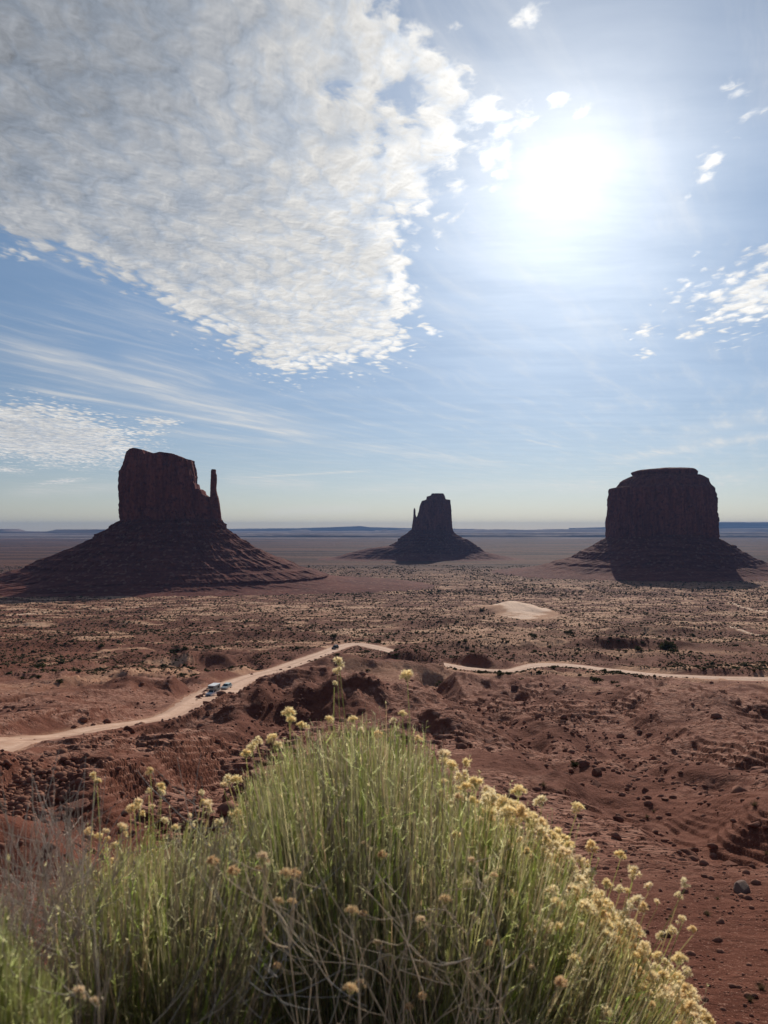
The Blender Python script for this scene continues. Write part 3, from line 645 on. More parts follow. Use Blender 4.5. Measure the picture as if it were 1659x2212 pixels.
def west_mitten():
    D = 1800.0
    e = empty("sandstone_butte", (on_plane(372, 1300, D)[0], D, -132.0))
    tag(e, 'nearest dark red butte at left with a thin upright thumb spire on its right shoulder', 'butte', 'sandstone buttes standing on the valley floor')
    loft('cliff', D, fs([(1378, 318, 560), (1354, 318.7, 540), (1311, 315, 520), (1275, 314, 513), (1238, 316, 508), (1213, 320, 507), (1205, 325, 505), (1190, 329, 502), (1169, 334, 498)]), 70, MAT['cliff_rock'], e,
         expo=3.2, nth=520, nlev=110, flute=9, fl_freq=(20, 58), seed=100,
         ztop=ft([(300, 1186), (329, 1184), (339, 1178), (352, 1171), (362, 1168), (378, 1171), (385, 1173), (387.5, 1185), (392, 1185), (395, 1180), (416, 1182), (431, 1179), (462, 1183), (474, 1189), (489, 1194), (498, 1195), (504, 1199), (515, 1205)]))
    loft('shoulder_cliff', D, fs([(1385, 470, 583), (1352, 472, 579), (1337, 474, 574), (1318, 476, 571), (1299, 478, 569), (1290, 480, 560), (1270, 482, 552), (1258, 484, 545)]), 42, MAT['cliff_rock'], e,
         expo=2.8, nth=300, nlev=60, flute=3.5, fl_freq=(16, 44), seed=130,
         ztop=ft([(470, 1255), (508, 1256), (512, 1258), (513, 1272), (522, 1271), (528, 1276), (530, 1284), (543, 1291), (556, 1290), (566, 1292), (571, 1305), (590, 1320)]))
    loft('thumb_spire', D, fs([(1380, 542, 581), (1345, 544, 575), (1310, 545.5, 570.5), (1295, 546, 568), (1284, 546, 564), (1270, 546.4, 562), (1250, 547, 563.4), (1234, 547.8, 563), (1228, 548, 560.4), (1222, 548.6, 560.8), (1219.5, 550, 560)]), 13, MAT['cliff_rock'], e,
         expo=2.6, nth=120, nlev=90, flute=1.1, fl_freq=(8, 22), seed=150, rough=.5, depth_f=lambda t_: 1.0 - .45 * t_)
    loft('talus_slope', D, benches=[(1386, 11, 9), (1404, 5, 8), (1425, 6, 8), (1447, 12, 9), (1462, 6, 7), (1477, 14, 9), (1492, 9, 5), (1501, 10, 4), (1509, 10, 4)], sil=fs([(1522, -560, 1130), (1512, -420, 1040), (1508, -160, 930), (1499, -40, 852), (1494, 4, 850), (1477, 62, 796), (1474, 80, 780), (1453, 118, 734), (1449, 132, 716), (1417.5, 211, 652), (1398, 250, 618), (1388, 258, 606), (1384, 268, 600), (1374, 284, 588), (1362, 298, 583), (1350, 318, 575)]), depth=430, mat=MAT['talus_rock'], parent=e,
         expo=2.1, nth=1100, nlev=170, flute=8.0, fl_freq=(60, 170), zfreq=.02, seed=170, rough=3.2,
         depth_f=lambda t_: np.interp(t_, [0, .07, .14, .28, .5, .75, 1], [1.0, .75, .67, .56, .41, .27, .18]))

def east_mitten():
    D = 3700.0
    e = empty("sandstone_butte", (on_plane(937, 1210, D)[0], D, -151.0))
    tag(e, 'farthest and smallest butte in the middle with a little thumb spire on its left side', 'butte', 'sandstone buttes standing on the valley floor')
    loft('cliff', D, fs([(1384, 1071, 1177), (1370, 1073, 1175), (1344, 1083, 1173), (1327, 1088.6, 1172), (1310, 1092, 1170.6), (1301, 1097, 1169.4), (1298.5, 1106, 1168), (1297, 1108.4, 1157), (1290, 1109, 1155), (1287, 1119, 1154), (1282, 1122, 1151)]), 75, MAT['cliff_rock'], e,
         expo=2.9, nth=320, nlev=100, flute=5.5, fl_freq=(18, 50), seed=200, ztop=None)
    loft('thumb_spire', D, fs([(1384, 1068, 1092), (1360, 1071, 1090), (1345, 1073, 1087), (1342, 1073.2, 1081), (1336, 1073.6, 1079.4), (1325, 1074.4, 1079.2), (1320.5, 1074.8, 1078)]), 26, MAT['cliff_rock'], e,
         expo=2.4, nth=120, nlev=60, flute=1.2, fl_freq=(8, 20), seed=230, rough=.6, depth_f=lambda t_: 1 - .75 * t_)
    loft('talus_slope', D, benches=[(1398, 12, 9), (1420, 12, 9), (1436, 14, 7)], sil=fs([(1456, 700, 1470), (1450, 860, 1340), (1442, 890, 1296), (1433, 920, 1261), (1424, 960, 1246), (1418, 1010, 1238), (1406, 1033, 1222), (1397, 1039, 1201), (1385, 1058, 1181), (1376, 1069, 1174)]), depth=400, mat=MAT['talus_rock'], parent=e,
         expo=2.1, nth=600, nlev=110, flute=8.0, fl_freq=(46, 120), zfreq=.02, seed=250, rough=3.0,
         depth_f=lambda t_: np.interp(t_, [0, .1, .25, .5, .75, 1], [1.0, .66, .50, .38, .28, .20]))

def merrick():
    D = 2450.0
    e = empty("sandstone_butte", (on_plane(1428, 1230, D)[0], D, -147.0))
    tag(e, 'broad dark butte at right with a stepped flat cap and fluted walls', 'butte', 'sandstone buttes standing on the valley floor')
    loft('cliff', D, fs([(1402, 1583, 1849), (1358, 1584.7, 1850.5), (1333, 1586.5, 1850), (1315, 1588, 1848), (1294, 1589, 1845), (1271, 1590, 1841), (1267.5, 1592, 1839), (1266, 1607, 1838), (1257, 1616, 1829), (1251, 1619, 1828), (1245, 1629, 1826), (1236, 1647, 1808)]), 150, MAT['cliff_rock'], e,
         expo=2.5, nth=700, nlev=130, flute=11.0, fl_freq=(32, 92), seed=300)
    loft('caprock', D, fs([(1237, 1648, 1804), (1233, 1650, 1801), (1231, 1648, 1804), (1225, 1646, 1804.5), (1222, 1656, 1801), (1219, 1690, 1799), (1216.5, 1712, 1770)]), 95, MAT['cliff_rock'], e,
         expo=2.5, nth=260, nlev=24, flute=7, fl_freq=(14, 44), seed=330, rough=1.6)
    loft('talus_slope', D, benches=[(1414, 12, 9), (1432, 6, 8), (1450, 12, 8), (1466, 12, 7)], sil=fs([(1490, 1260, 2190), (1484, 1330, 2110), (1476, 1390, 2050), (1466, 1430, 2000), (1459, 1447, 1965), (1451, 1487, 1945), (1432, 1518, 1910), (1418, 1546, 1888), (1414, 1552, 1880), (1396, 1583, 1850), (1388, 1600, 1840)]), depth=470, mat=MAT['talus_rock'], parent=e,
         expo=2.1, nth=900, nlev=120, flute=8.0, fl_freq=(54, 150), zfreq=.02, seed=350, rough=3.0,
         depth_f=lambda t_: np.interp(t_, [0, .1, .25, .5, .75, 1], [1.0, .76, .62, .51, .42, .335]))
west_mitten(); east_mitten(); merrick()

# far mesas and plateau rims
def mesa(name, D, pts, deep, seed, label, foot=1402.0, jag=1.0):
    pts = np.array(pts, float) * k_; xs = np.linspace(pts[0, 0], pts[-1, 0], 700); ys = np.interp(xs, pts[:, 0], pts[:, 1])
    X = (xs - CX) / F * D; zt = np.array([on_plane(a, b, D)[2] for a, b in zip(xs, ys)]); zt = zt + jag * D * .00035 * fbm(X / (D * .012), X * 0 + .3, 4, seed)
    zb = on_plane(800, foot * k_, D)[2] * .0 - 158.0
    rows = [(0.0, 0.0), (.35, .25), (.5, .42), (.53, .85), (.6, 1.0), (.9, 1.0), (1.0, .0)]
    V = []
    for a, b in rows:
        yy = D - deep * .5 + a * deep + deep * .22 * n2(X / (deep * .7), X * 0 + a * .3, seed + 5) * (1 - abs(a - .5))
        V.append(np.stack([X, yy, zb + (zt - zb) * b], -1))
    V = np.concatenate(V); n = 700; i = np.arange(len(rows) - 1)[:, None] * n; j = np.arange(n - 1)[None, :]
    Q_ = np.stack([i + j, i + j + 1, i + n + j + 1, i + n + j], -1).reshape(-1, 4)
    o = mesh_obj(name, V, [Q_], MAT['mesa_rock']); tag(o, label, 'mesa', kind='structure'); return o
mesa('hills', 16000, [(-700, 1384), (-200, 1380), (-10, 1374), (10, 1380), (60, 1381), (110, 1381), (135, 1375.5), (268, 1375), (285, 1383), (420, 1388), (600, 1391)], 2600, 3, 'flat blue mesa on the horizon left of the nearest butte')
mesa('hills', 20000, [(300, 1383), (560, 1382), (640, 1381), (740, 1380), (752, 1376.5), (775, 1376.5), (790, 1380), (968, 1380), (975, 1377), (985, 1379), (995, 1376), (1006, 1376), (1010, 1378.5), (1060, 1375), (1120, 1376), (1250, 1377), (1262, 1374.5), (1280, 1376), (1330, 1375), (1420, 1377), (1460, 1374.5), (1600, 1374.5), (1850, 1373.5), (1905, 1371.5), (1925, 1373), (2600, 1374)], 5000, 13, 'long blue plateau rim along the horizon behind the buttes')
mesa('hills', 25500, [(1500, 1372), (1700, 1366), (1850, 1356), (1890, 1355.5), (1950, 1356), (2100, 1355), (2400, 1362), (2700, 1372)], 3000, 23, 'pale far mountain ridge behind the butte at right', jag=.4)
mesa('hills', 25600, [(380, 1375), (760, 1372), (860, 1369), (930, 1366), (960, 1369), (1080, 1372), (1240, 1374)], 3000, 27, 'faint far mountain behind the middle butte', jag=.6)

mesa('hills', 11500, [(-900, 1394), (-300, 1391), (200, 1393), (600, 1391), (800, 1389.5), (990, 1391), (1200, 1389), (1420, 1390.5), (1600, 1388.5), (1900, 1390), (2900, 1389)], 900, 33, 'low dark plateau edge where the plain ends below the blue rims')
mesa('hills', 14500, [(-900, 1390), (-300, 1386), (350, 1387), (700, 1385), (950, 1386.5), (1200, 1383), (1300, 1385), (1500, 1383), (1750, 1385), (1900, 1382.5), (2900, 1384)], 2200, 43, 'pale banded cliffs in front of the long blue plateau', jag=1.4)
# haze
hz = 28500.0
hv = np.array([[sx_ * hz, sy_ * hz, sz_] for sz_ in (-200.0, 205.0) for sx_, sy_ in ((-1, -1), (1, -1), (1, 1), (-1, 1))])
hm = bpy.data.materials.new('haze'); hm.use_nodes = True; ht = hm.node_tree; ht.nodes.clear()
ho = ht.nodes.new('ShaderNodeOutputMaterial'); pv = ht.nodes.new('ShaderNodeVolumePrincipled'); ht.links.new(pv.outputs[0], ho.inputs['Volume'])
pv.inputs['Density'].default_value = 3.4e-5; pv.inputs['Color'].default_value = (0.18, 0.31, 0.58, 1); pv.inputs['Anisotropy'].default_value = 0.1
haze = mesh_obj('haze', hv, [np.array([[0, 3, 2, 1], [4, 5, 6, 7], [0, 1, 5, 4], [1, 2, 6, 5], [2, 3, 7, 6], [3, 0, 4, 7]])], hm); tag(haze, 'thin blue haze filling the desert valley', 'haze', kind='stuff')
#PART2
# ------------------------------------------------------------------ loose rocks
import bmesh
def ico(sub):
    bm = bmesh.new(); bmesh.ops.create_icosphere(bm, subdivisions=sub, radius=1.0)
    V = np.array([v.co[:] for v in bm.verts]); Fc = np.array([[v.index for v in f.verts] for f in bm.faces]); bm.free(); return V, Fc
ICO1, ICO2, ICO3 = ico(1), ico(2), ico(3)
def rock_shape(I, seed, flat=.7, cuts=9, lump=.12):
    g = np.random.default_rng(seed); V = I[0].copy()
    for _ in range(cuts):
        n = nrm(g.normal(size=3)); d = g.uniform(.45, .85); k = np.maximum(0, V @ n - d); V = V - k[:, None] * n
    V *= (1 + lump * n3(V[:, 0] * 2.3 + seed, V[:, 1] * 2.3, V[:, 2] * 2.3, seed))[:, None]
    V = V * np.array([g.uniform(.85, 1.2), g.uniform(.7, 1.0), flat]); V[:, 2] = np.maximum(V[:, 2], -.45 * flat); V[:, 2] += .25 * flat
    return V
ROCKS = [raw_mesh('boulder', rock_shape(ICO3, 500 + i, [.7, .55, .8, .45, .65, .9, .5, .75][i]), [ICO3[1]], MAT['boulder_rock']) for i in range(8)]

def inst(name, me, loc, sc, rot):
    o = bpy.data.objects.new(name, me); COL.objects.link(o); o.location = loc; o.scale = sc; o.rotation_euler = rot; return o

def along(P, n, w_, g):
    seg = np.linalg.norm(np.diff(P, axis=0), axis=1); cs = np.r_[0, np.cumsum(seg)]; u = g.uniform(0, cs[-1], n)
    x = np.interp(u, cs, P[:, 0]) + g.normal(size=n) * w_; y = np.interp(u, cs, P[:, 1]) + g.normal(size=n) * w_; return x, y

def boulders():
    g = np.random.default_rng(5)
    sets = [(_gp[0][0], 80, 2.2, 'dark red boulder in the jumble filling the long ravine that runs down to the right', 'boulders in the long ravine', .35, 1.15),
            (_gp[1][0], 16, 4.0, 'dark boulder in the second gully below the far road', 'boulders in the far gully', .5, 1.5),
            (_gp[2][0], 18, 3.0, 'red boulder on the cracked slope between the two ravines', 'boulders between the ravines', .3, .9),
            (_gp[4][0], 26, 3.0, 'dark red boulder on the shaded hillside left of the bush', 'boulders on the shaded hillside', .3, 1.0),
            (_gp[3][0], 30, 3.0, 'dark stone strewn below the road on the left', 'stones below the road', .4, 1.3)]
    for P, n, w_, lab, grp, s0, s1 in sets:
        x, y = along(P, n, w_, g); z = ground_z(x, y); qr, vr = seg_dist(x, y, RD)
        for i in range(n):
            if qr[i] < vr[i, 1] * .5 + 3: continue
            s_ = s0 * (s1 / s0) ** (g.random() ** 1.6)
            o = inst('boulder', ROCKS[g.integers(8)], (x[i], y[i], z[i] - .1 * s_), (s_, s_ * g.uniform(.7, 1.1), s_ * g.uniform(.7, 1.2)), (g.uniform(-.2, .2), g.uniform(-.2, .2), g.uniform(0, 6.28)))
            tag(o, lab, 'boulder', grp)
    # stones lining the road edge by the lay-by
    for (pts, n, w_) in [([(420, 1512), (440, 1500), (452, 1487), (470, 1478)], 16, .5), ([(590, 1452), (640, 1436), (700, 1416), (740, 1404), (775, 1397)], 26, .5)]:
        P = np.array([at(*p_)[:2] for p_ in pts]); x, y = along(P, n, w_, g); z = ground_z(x, y)
        for i in range(n):
            s_ = g.uniform(.45, .95); o = inst('boulder', ROCKS[g.integers(8)], (x[i], y[i], z[i] + .05), (s_, s_, s_ * .9), (0, 0, g.uniform(0, 6)))
            tag(o, 'dark stone lining the edge of the dirt road', 'boulder', 'stones lining the dirt road')
    # single stones that stand out
    for px, py, s_, lab, m_ in [(1603, 1925, .42, 'large grey-brown boulder alone on the bare red slope at lower right', 'grey_boulder'), (1438, 2024, .22, 'rounded red boulder peeking out behind the yellow flower heads', None),
                            (1352, 1843, .14, 'small pale stone alone on the smooth red slope', 'grey_boulder'), (1112, 1490, 2.4, 'big dark block standing on the slope just below the far road', None),
                            (1335, 1765, .30, 'brown lump of rock on the brow of the smooth slope', None), (1260, 1655, 1.0, 'dark boulder, left one of the pair beside the green shrub', None), (1290, 1672, .8, 'dark boulder, right one of the pair beside the green shrub', None)]:
        p = hit(px, py); me = ROCKS[5 if s_ < 1 else 2].copy()
        if m_: me.materials.clear(); me.materials.append(MAT[m_])
        o = inst('boulder', me, (p[0], p[1], p[2] - .08 * s_), (s_, s_ * .8, s_ * .85), (0, 0, 1.0)); tag(o, lab, 'boulder')
    # rubble: uncountable small stones
    xs, ys, ss = [], [], []
    for P, w_, d_ in _gp:
        x, y = along(P, 620, w_ * .8, g); xs.append(x); ys.append(y); ss.append(g.uniform(.10, .45, 620) ** 1.0)
    n = 9000; r = np.exp(g.uniform(math.log(34), math.log(420), n)); th = g.uniform(-.62, .62, n); x, y = r * np.sin(th), r * np.cos(th)
    k = (fbm(x / 9, y / 9, 3, 95) > .22) | (g.random(n) < .06); xs.append(x[k]); ys.append(y[k]); ss.append(.08 * (g.random(k.sum()) ** -.45) * np.clip(r[k] / 60, .7, 3))
    n = 4200; r = np.exp(g.uniform(math.log(11), math.log(40), n)); th = g.uniform(.05, .66, n); x, y = r * np.sin(th), r * np.cos(th)
    k = (fbm(x / 2.2, y / 2.2, 3, 97) > .1) | (g.random(n) < .25); xs.append(x[k]); ys.append(y[k]); ss.append(np.minimum(.022 * (g.random(k.sum()) ** -.5), .13) * np.clip(r[k] / 16, .8, 2))
    x, y, sc = map(np.concatenate, (xs, ys, ss)); sc = np.minimum(sc, 1.0); z = ground_z(x, y); n = len(x)
    base_shapes = [rock_shape(ICO1, 700 + i, g.uniform(.4, .8), 5) for i in range(10)]
    a = g.uniform(0, 6.28, n); B = np.stack([base_shapes[i] for i in g.integers(0, 10, n)]); ca, sa = np.cos(a)[:, None], np.sin(a)[:, None]
    X = (B[..., 0] * ca - B[..., 1] * sa) * sc[:, None] + x[:, None]; Y = (B[..., 0] * sa + B[..., 1] * ca) * sc[:, None] + y[:, None]; Z = B[..., 2] * sc[:, None] + z[:, None]
    V = np.stack([X, Y, Z], -1).reshape(-1, 3); Fc = (ICO1[1][None] + (np.arange(n) * len(ICO1[0]))[:, None, None]).reshape(-1, 3)
    tag(mesh_obj('rubble', V, [Fc], MAT['stone_chips']), 'small broken stones scattered over the red slopes', 'rubble', kind='stuff')
boulders()

# ------------------------------------------------------------------ desert shrubs
def shrub_mesh(name, seed, n=420, mat='scrub_leaf', leaf=.10, trunk=True):
    g = np.random.default_rng(seed); cl = g.normal(size=(9, 3)) * [.42, .42, .22] + [0, 0, .55]
    c = cl[g.integers(0, 9, n)] + g.normal(size=(n, 3)) * [.17, .17, .13]; c[:, 2] = np.abs(c[:, 2])
    a = g.normal(size=(n, 3)); b = g.normal(size=(n, 3)); a /= np.linalg.norm(a, axis=1)[:, None]; b /= np.linalg.norm(b, axis=1)[:, None]
    l = leaf * g.uniform(.6, 1.4, (n, 1)); V = np.stack([c - a * l, c + b * l, c + a * l, c - b * l], 1).reshape(-1, 3)
    Q = np.arange(n * 4).reshape(-1, 4)
    if trunk:
        t_ = []; q_ = []
        for k in range(5):
            e = cl[k]; k0 = len(V) + len(t_)
            for (p, r) in ((np.array([0, 0, -.1]), .05), (e * .5 + [0, 0, -.05], .035), (e, .015)):
                for s_ in range(4): t_.append(p + r * np.array([math.cos(s_ * PI / 2), math.sin(s_ * PI / 2), 0]))
            for i in range(2):
                for s_ in range(4): q_.append([k0 + i * 4 + s_, k0 + i * 4 + (s_ + 1) % 4, k0 + i * 4 + 4 + (s_ + 1) % 4, k0 + i * 4 + 4 + s_])
        V = np.vstack([V, t_]); Q = np.vstack([Q, q_])
    return raw_mesh(name, V, [Q], MAT[mat])
SHR = [shrub_mesh('desert_shrub', 40 + i) for i in range(6)]; SHP = [shrub_mesh('desert_shrub', 60 + i, mat='scrub_pale', trunk=False, leaf=.08) for i in range(3)]
def tuft_mesh(name, seed, n=170, mat='scrub_pale'):
    g = np.random.default_rng(seed); th = g.uniform(0, 6.28, n); el = g.uniform(.35, 1.5, n); L = g.uniform(.5, 1, n)
    d = np.stack([np.cos(th) * np.cos(el), np.sin(th) * np.cos(el), np.sin(el)], 1); b = g.normal(size=(n, 3)) * [.07, .07, 0]; s_ = np.cross(d, [0, 0, 1]) * .022
    V = np.stack([b - s_, b + s_, b + d * L[:, None]], 1).reshape(-1, 3); return raw_mesh(name, V, [np.arange(n * 3).reshape(-1, 3)], MAT[mat])
def shrubs():
    g = np.random.default_rng(8)
    named = [(1443, 1398, 46, 'broad dark shrub standing alone on the sandy flat right of the pale sand dome', 0), (1378, 1400, 22, 'rounded dark shrub on the sandy flat beside a red bank', 0), (722, 1372, 20, 'dark shrub just beyond the far bend of the road', 0),
             (1040, 1315, 16, 'dark shrub at the left foot of the pale sand dome', 0), (1240, 1650, 26, 'green shrub among dark boulders on the right slope', 0),
             (1232, 1366, 24, 'dark shrub on the dune slope right of the sand dome', 0), (1155, 1372, 20, 'shrub below the sand dome on its right flank', 0)]
    for px, py, w_, lab, k in named:
        p = hit(px, py + 6); s_ = w_ / F * p[1] * .5
        tag(inst('desert_shrub', SHR[k % 6], p, (s_, s_, s_ * .85), (0, 0, px)), lab, 'shrub')
    for px, py, w_, lab in [(1174, 1692, 24, 'dry grey-green tuft on the slickrock band'), (1222, 1705, 14, 'tiny upright dry tuft on the slickrock band'), (1630, 1728, 36, 'pale green shrub beyond the rocky ravine at the right edge'),
                            (1412, 1748, 14, 'dry tuft on the pale rock band, left of its neighbour'), (1398, 1762, 22, 'low dry tuft on the pale rock band above the smooth slope'), (1528, 1966, 30, 'dark dry grass tuft on the bare slope below the large boulder'),
                            (1550, 1937, 16, 'small dark grass tuft between the large boulder and a bigger tuft'), (1645, 2122, 40, 'dry brown tuft at the right edge on the pebbly ground'), (1620, 2150, 34, 'low brown tuft below another at the lower right edge'),
                            (1655, 1838, 22, 'olive tuft at the right edge above the large boulder'), (100, 1800, 26, 'dark tuft in the shade on the left hillside')]:
        p = hit(px, py + w_ * .4); s_ = w_ / F * p[1] * .62
        tag(inst('grass_tuft', tuft_mesh('grass_tuft', px), p, (s_, s_, s_), (0, 0, px)), lab, 'tuft')
    # dark junipers and shrubs one can tell apart on the flats
    n = 0; lab = 'dark green desert shrub dotted over the sandy valley floor'
    while n < 250:
        px = g.uniform(-20, 1680); py = 1285 + 200 * g.random() ** .75
        if n2(np.array([px / 190]), np.array([py / 40]), 77)[0] < -.12: continue
        if abs(py - 1440) < 14 and px > 930: continue
        q_ = at(px, py)
        if seg_dist(q_[:1], q_[1:2], RD)[0][0] < 9: continue
        z = ground_z(q_[0], q_[1])[0]; s_ = g.uniform(.9, 1.5) * (1.0 + .7 * (g.random() < .3)) * (.75 + q_[1] / 1500)
        o = inst('desert_shrub', SHR[g.integers(6)], (q_[0], q_[1], z - .1), (s_ * 1.15, s_ * 1.15, s_ * g.uniform(.7, 1.1)), (0, 0, g.uniform(0, 6.28)))
        tag(o, lab, 'shrub', 'shrubs dotted over the valley floor'); n += 1
    # scrub: innumerable low bushes
    N = 165000; px = g.uniform(-250, 1900, N); py = np.where(g.random(N) < .8, 1272 + 215 * g.random(N) ** .95, 1440 + 330 * g.random(N) ** 1.5)
    tn = (py - CY - 35) / F; Y = np.interp(-tn, -_tq, _ty[_sel]); X = (px - CX) / F * Y
    pt = fbm(X / 45, Y / 60, 3, 78) + .35 * sstep(Y, 300, 600); keep = (pt > g.uniform(-.45, .60, N)) & (Y < 2000)
    keep &= (Y > 300); X, Y = X[keep], Y[keep]
    n3_ = 60000; p3 = g.uniform(-250, 1900, n3_); q3 = g.uniform(1222, 1285, n3_); Y3 = np.interp(-((q3 - CY - 35) / F), -_tq, _ty[_sel]); X3 = (p3 - CX) / F * Y3; k3 = (fbm(X3 / 160, Y3 / 160, 3, 79) > g.uniform(-.6, .7, n3_)) & (Y3 < 3000)
    X = np.r_[X, X3[k3]]; Y = np.r_[Y, Y3[k3]]
    qd, v_ = seg_dist(X, Y, RD); ok = qd > v_[:, 1] * .5 + 5; X, Y = X[ok], Y[ok]; n = len(X); Z = ground_z(X, Y)
    s_ = .19 * (g.random(n) ** -.32) * (.42 + Y / 560); s_ = np.minimum(s_, .55 + Y / 1000)
    dm = at(1110, 1322); s_ = np.where(((X - dm[0]) / 42) ** 2 + ((Y - dm[1]) / 185) ** 2 < 1, .04, s_)
    sh = [ICO1[0] * (1 + .45 * g.normal(size=(len(ICO1[0]), 1))).clip(.45, 1.7) * [1.1, 1.1, .75] + [0, 0, .3] for _ in range(12)]
    B = np.stack([sh[i] for i in g.integers(0, 12, n)]) * s_[:, None, None]; a = g.uniform(0, 6.28, n); ca, sa = np.cos(a)[:, None], np.sin(a)[:, None]
    V = np.stack([B[..., 0] * ca - B[..., 1] * sa + X[:, None], B[..., 0] * sa + B[..., 1] * ca + Y[:, None], B[..., 2] + Z[:, None]], -1).reshape(-1, 3)
    Fc = (ICO1[1][None] + (np.arange(n) * len(ICO1[0]))[:, None, None]); k = g.random(n) < .5
    V = V
    me = raw_mesh('scrub', V, [Fc[k].reshape(-1, 3), Fc[~k].reshape(-1, 3)], MAT['scrub_leaf'], mats=[MAT['scrub_pale']])
    mi = np.zeros(n * len(ICO1[1]), np.int32); mi[k.sum() * len(ICO1[1]):] = 1; me.polygons.foreach_set('material_index', mi)
    o = bpy.data.objects.new('scrub', me); COL.objects.link(o); tag(o, 'low desert scrub covering the flats', 'scrub', kind='stuff'); print('scrub', n)
shrubs()

# ------------------------------------------------------------------ vehicles
def prism(prof, w, inset=None):
    """side profile (x forward, z) extruded across y; inset narrows the points marked in it"""
    n = len(prof); V = []
    for s_ in (-1, 1):
        for i, (x, z) in enumerate(prof): V.append((x, s_ * (w / 2 - (inset[i] if inset else 0)), z))
    return V, [list(range(n))[::-1] if False else list(range(n)), [n + i for i in range(n)][::-1]] + [[i, n + i, n + (i + 1) % n, (i + 1) % n] for i in range(n)]
def poly_obj(name, V, Fc, mat, parent, bevel=0.0):
    me = bpy.data.meshes.new(name); me.from_pydata([tuple(v) for v in V], [], Fc); bm = bmesh.new(); bm.from_mesh(me); bmesh.ops.recalc_face_normals(bm, faces=bm.faces)
    if bevel: bmesh.ops.bevel(bm, geom=bm.edges[:], offset=bevel, segments=2, affect='EDGES', clamp_overlap=True)
    bm.to_mesh(me); bm.free(); me.materials.append(MAT[mat]); o = bpy.data.objects.new(name, me); COL.objects.link(o); o.parent = parent; return o
def wheel(parent, x, y, r, w=.24):
    bm = bmesh.new(); bmesh.ops.create_cone(bm, cap_ends=True, segments=24, radius1=r, radius2=r, depth=w, matrix=Matrix.Translation((x, y, r)) @ Matrix.Rotation(PI / 2, 4, 'X'))
    bmesh.ops.bevel(bm, geom=[e for e in bm.edges if e.calc_face_angle(0) > 1], offset=.04, segments=2, affect='EDGES')
    me = bpy.data.meshes.new('wheel'); bm.to_mesh(me); bm.free(); me.materials.append(MAT['rubber']); o = bpy.data.objects.new('wheel', me); COL.objects.link(o); o.parent = parent
    sg = 1 if y > 0 else -1
    bm = bmesh.new(); bmesh.ops.create_cone(bm, cap_ends=True, segments=20, radius1=r * .58, radius2=r * .5, depth=.05, matrix=Matrix.Translation((x, y + sg * (w / 2 + .012), r)) @ Matrix.Rotation(-sg * PI / 2, 4, 'X'))
    me = bpy.data.meshes.new('rim'); bm.to_mesh(me); bm.free(); me.materials.append(MAT['rim_metal']); ri = bpy.data.objects.new('rim', me); COL.objects.link(ri); ri.parent = o
def quad_plate(name, pts, mat, parent, th=.02):
    P = [Vector(p) for p in pts]; n = (P[1] - P[0]).cross(P[2] - P[0]).normalized() * th; V = [p for p in P] + [p + n for p in P]; k = len(P)
    return poly_obj(name, V, [list(range(k))[::-1], list(range(k, 2 * k))] + [[i, (i + 1) % k, k + (i + 1) % k, k + i] for i in range(k)], mat, parent)
def car_lights(root, xf, xr, w, zf, zr):
    for s_ in (-1, 1):
        y = s_ * (w / 2 - .26)
        poly_obj('headlight', *box(xf - .04, xf + .03, y - .18, y + .18, zf - .09, zf + .09), 'lamp_glass', root, .02); poly_obj('tail_light', *box(xr - .03, xr + .04, y + s_ * .1 - .08, y + s_ * .1 + .08, zr - .14, zr + .14), 'tail_red', root, .015)
def box(x0, x1, y0, y1, z0, z1):
    return ([(x0, y0, z0), (x1, y0, z0), (x1, y1, z0), (x0, y1, z0), (x0, y0, z1), (x1, y0, z1), (x1, y1, z1), (x0, y1, z1)], [[0, 3, 2, 1], [4, 5, 6, 7], [0, 1, 5, 4], [1, 2, 6, 5], [2, 3, 7, 6], [3, 0, 4, 7]])
def road_pose(px, py, off=0.0):
    p = at(px, py); i = int(np.argmin(np.hypot(RDF[:, 0] - p[0], RDF[:, 1] - p[1]))); a, b = RDF[max(i - 3, 0)], RDF[min(i + 3, len(RDF) - 1)]
    return (p[0], p[1], RDF[i, 2] - .03), math.atan2(a[1] - b[1], a[0] - b[0])
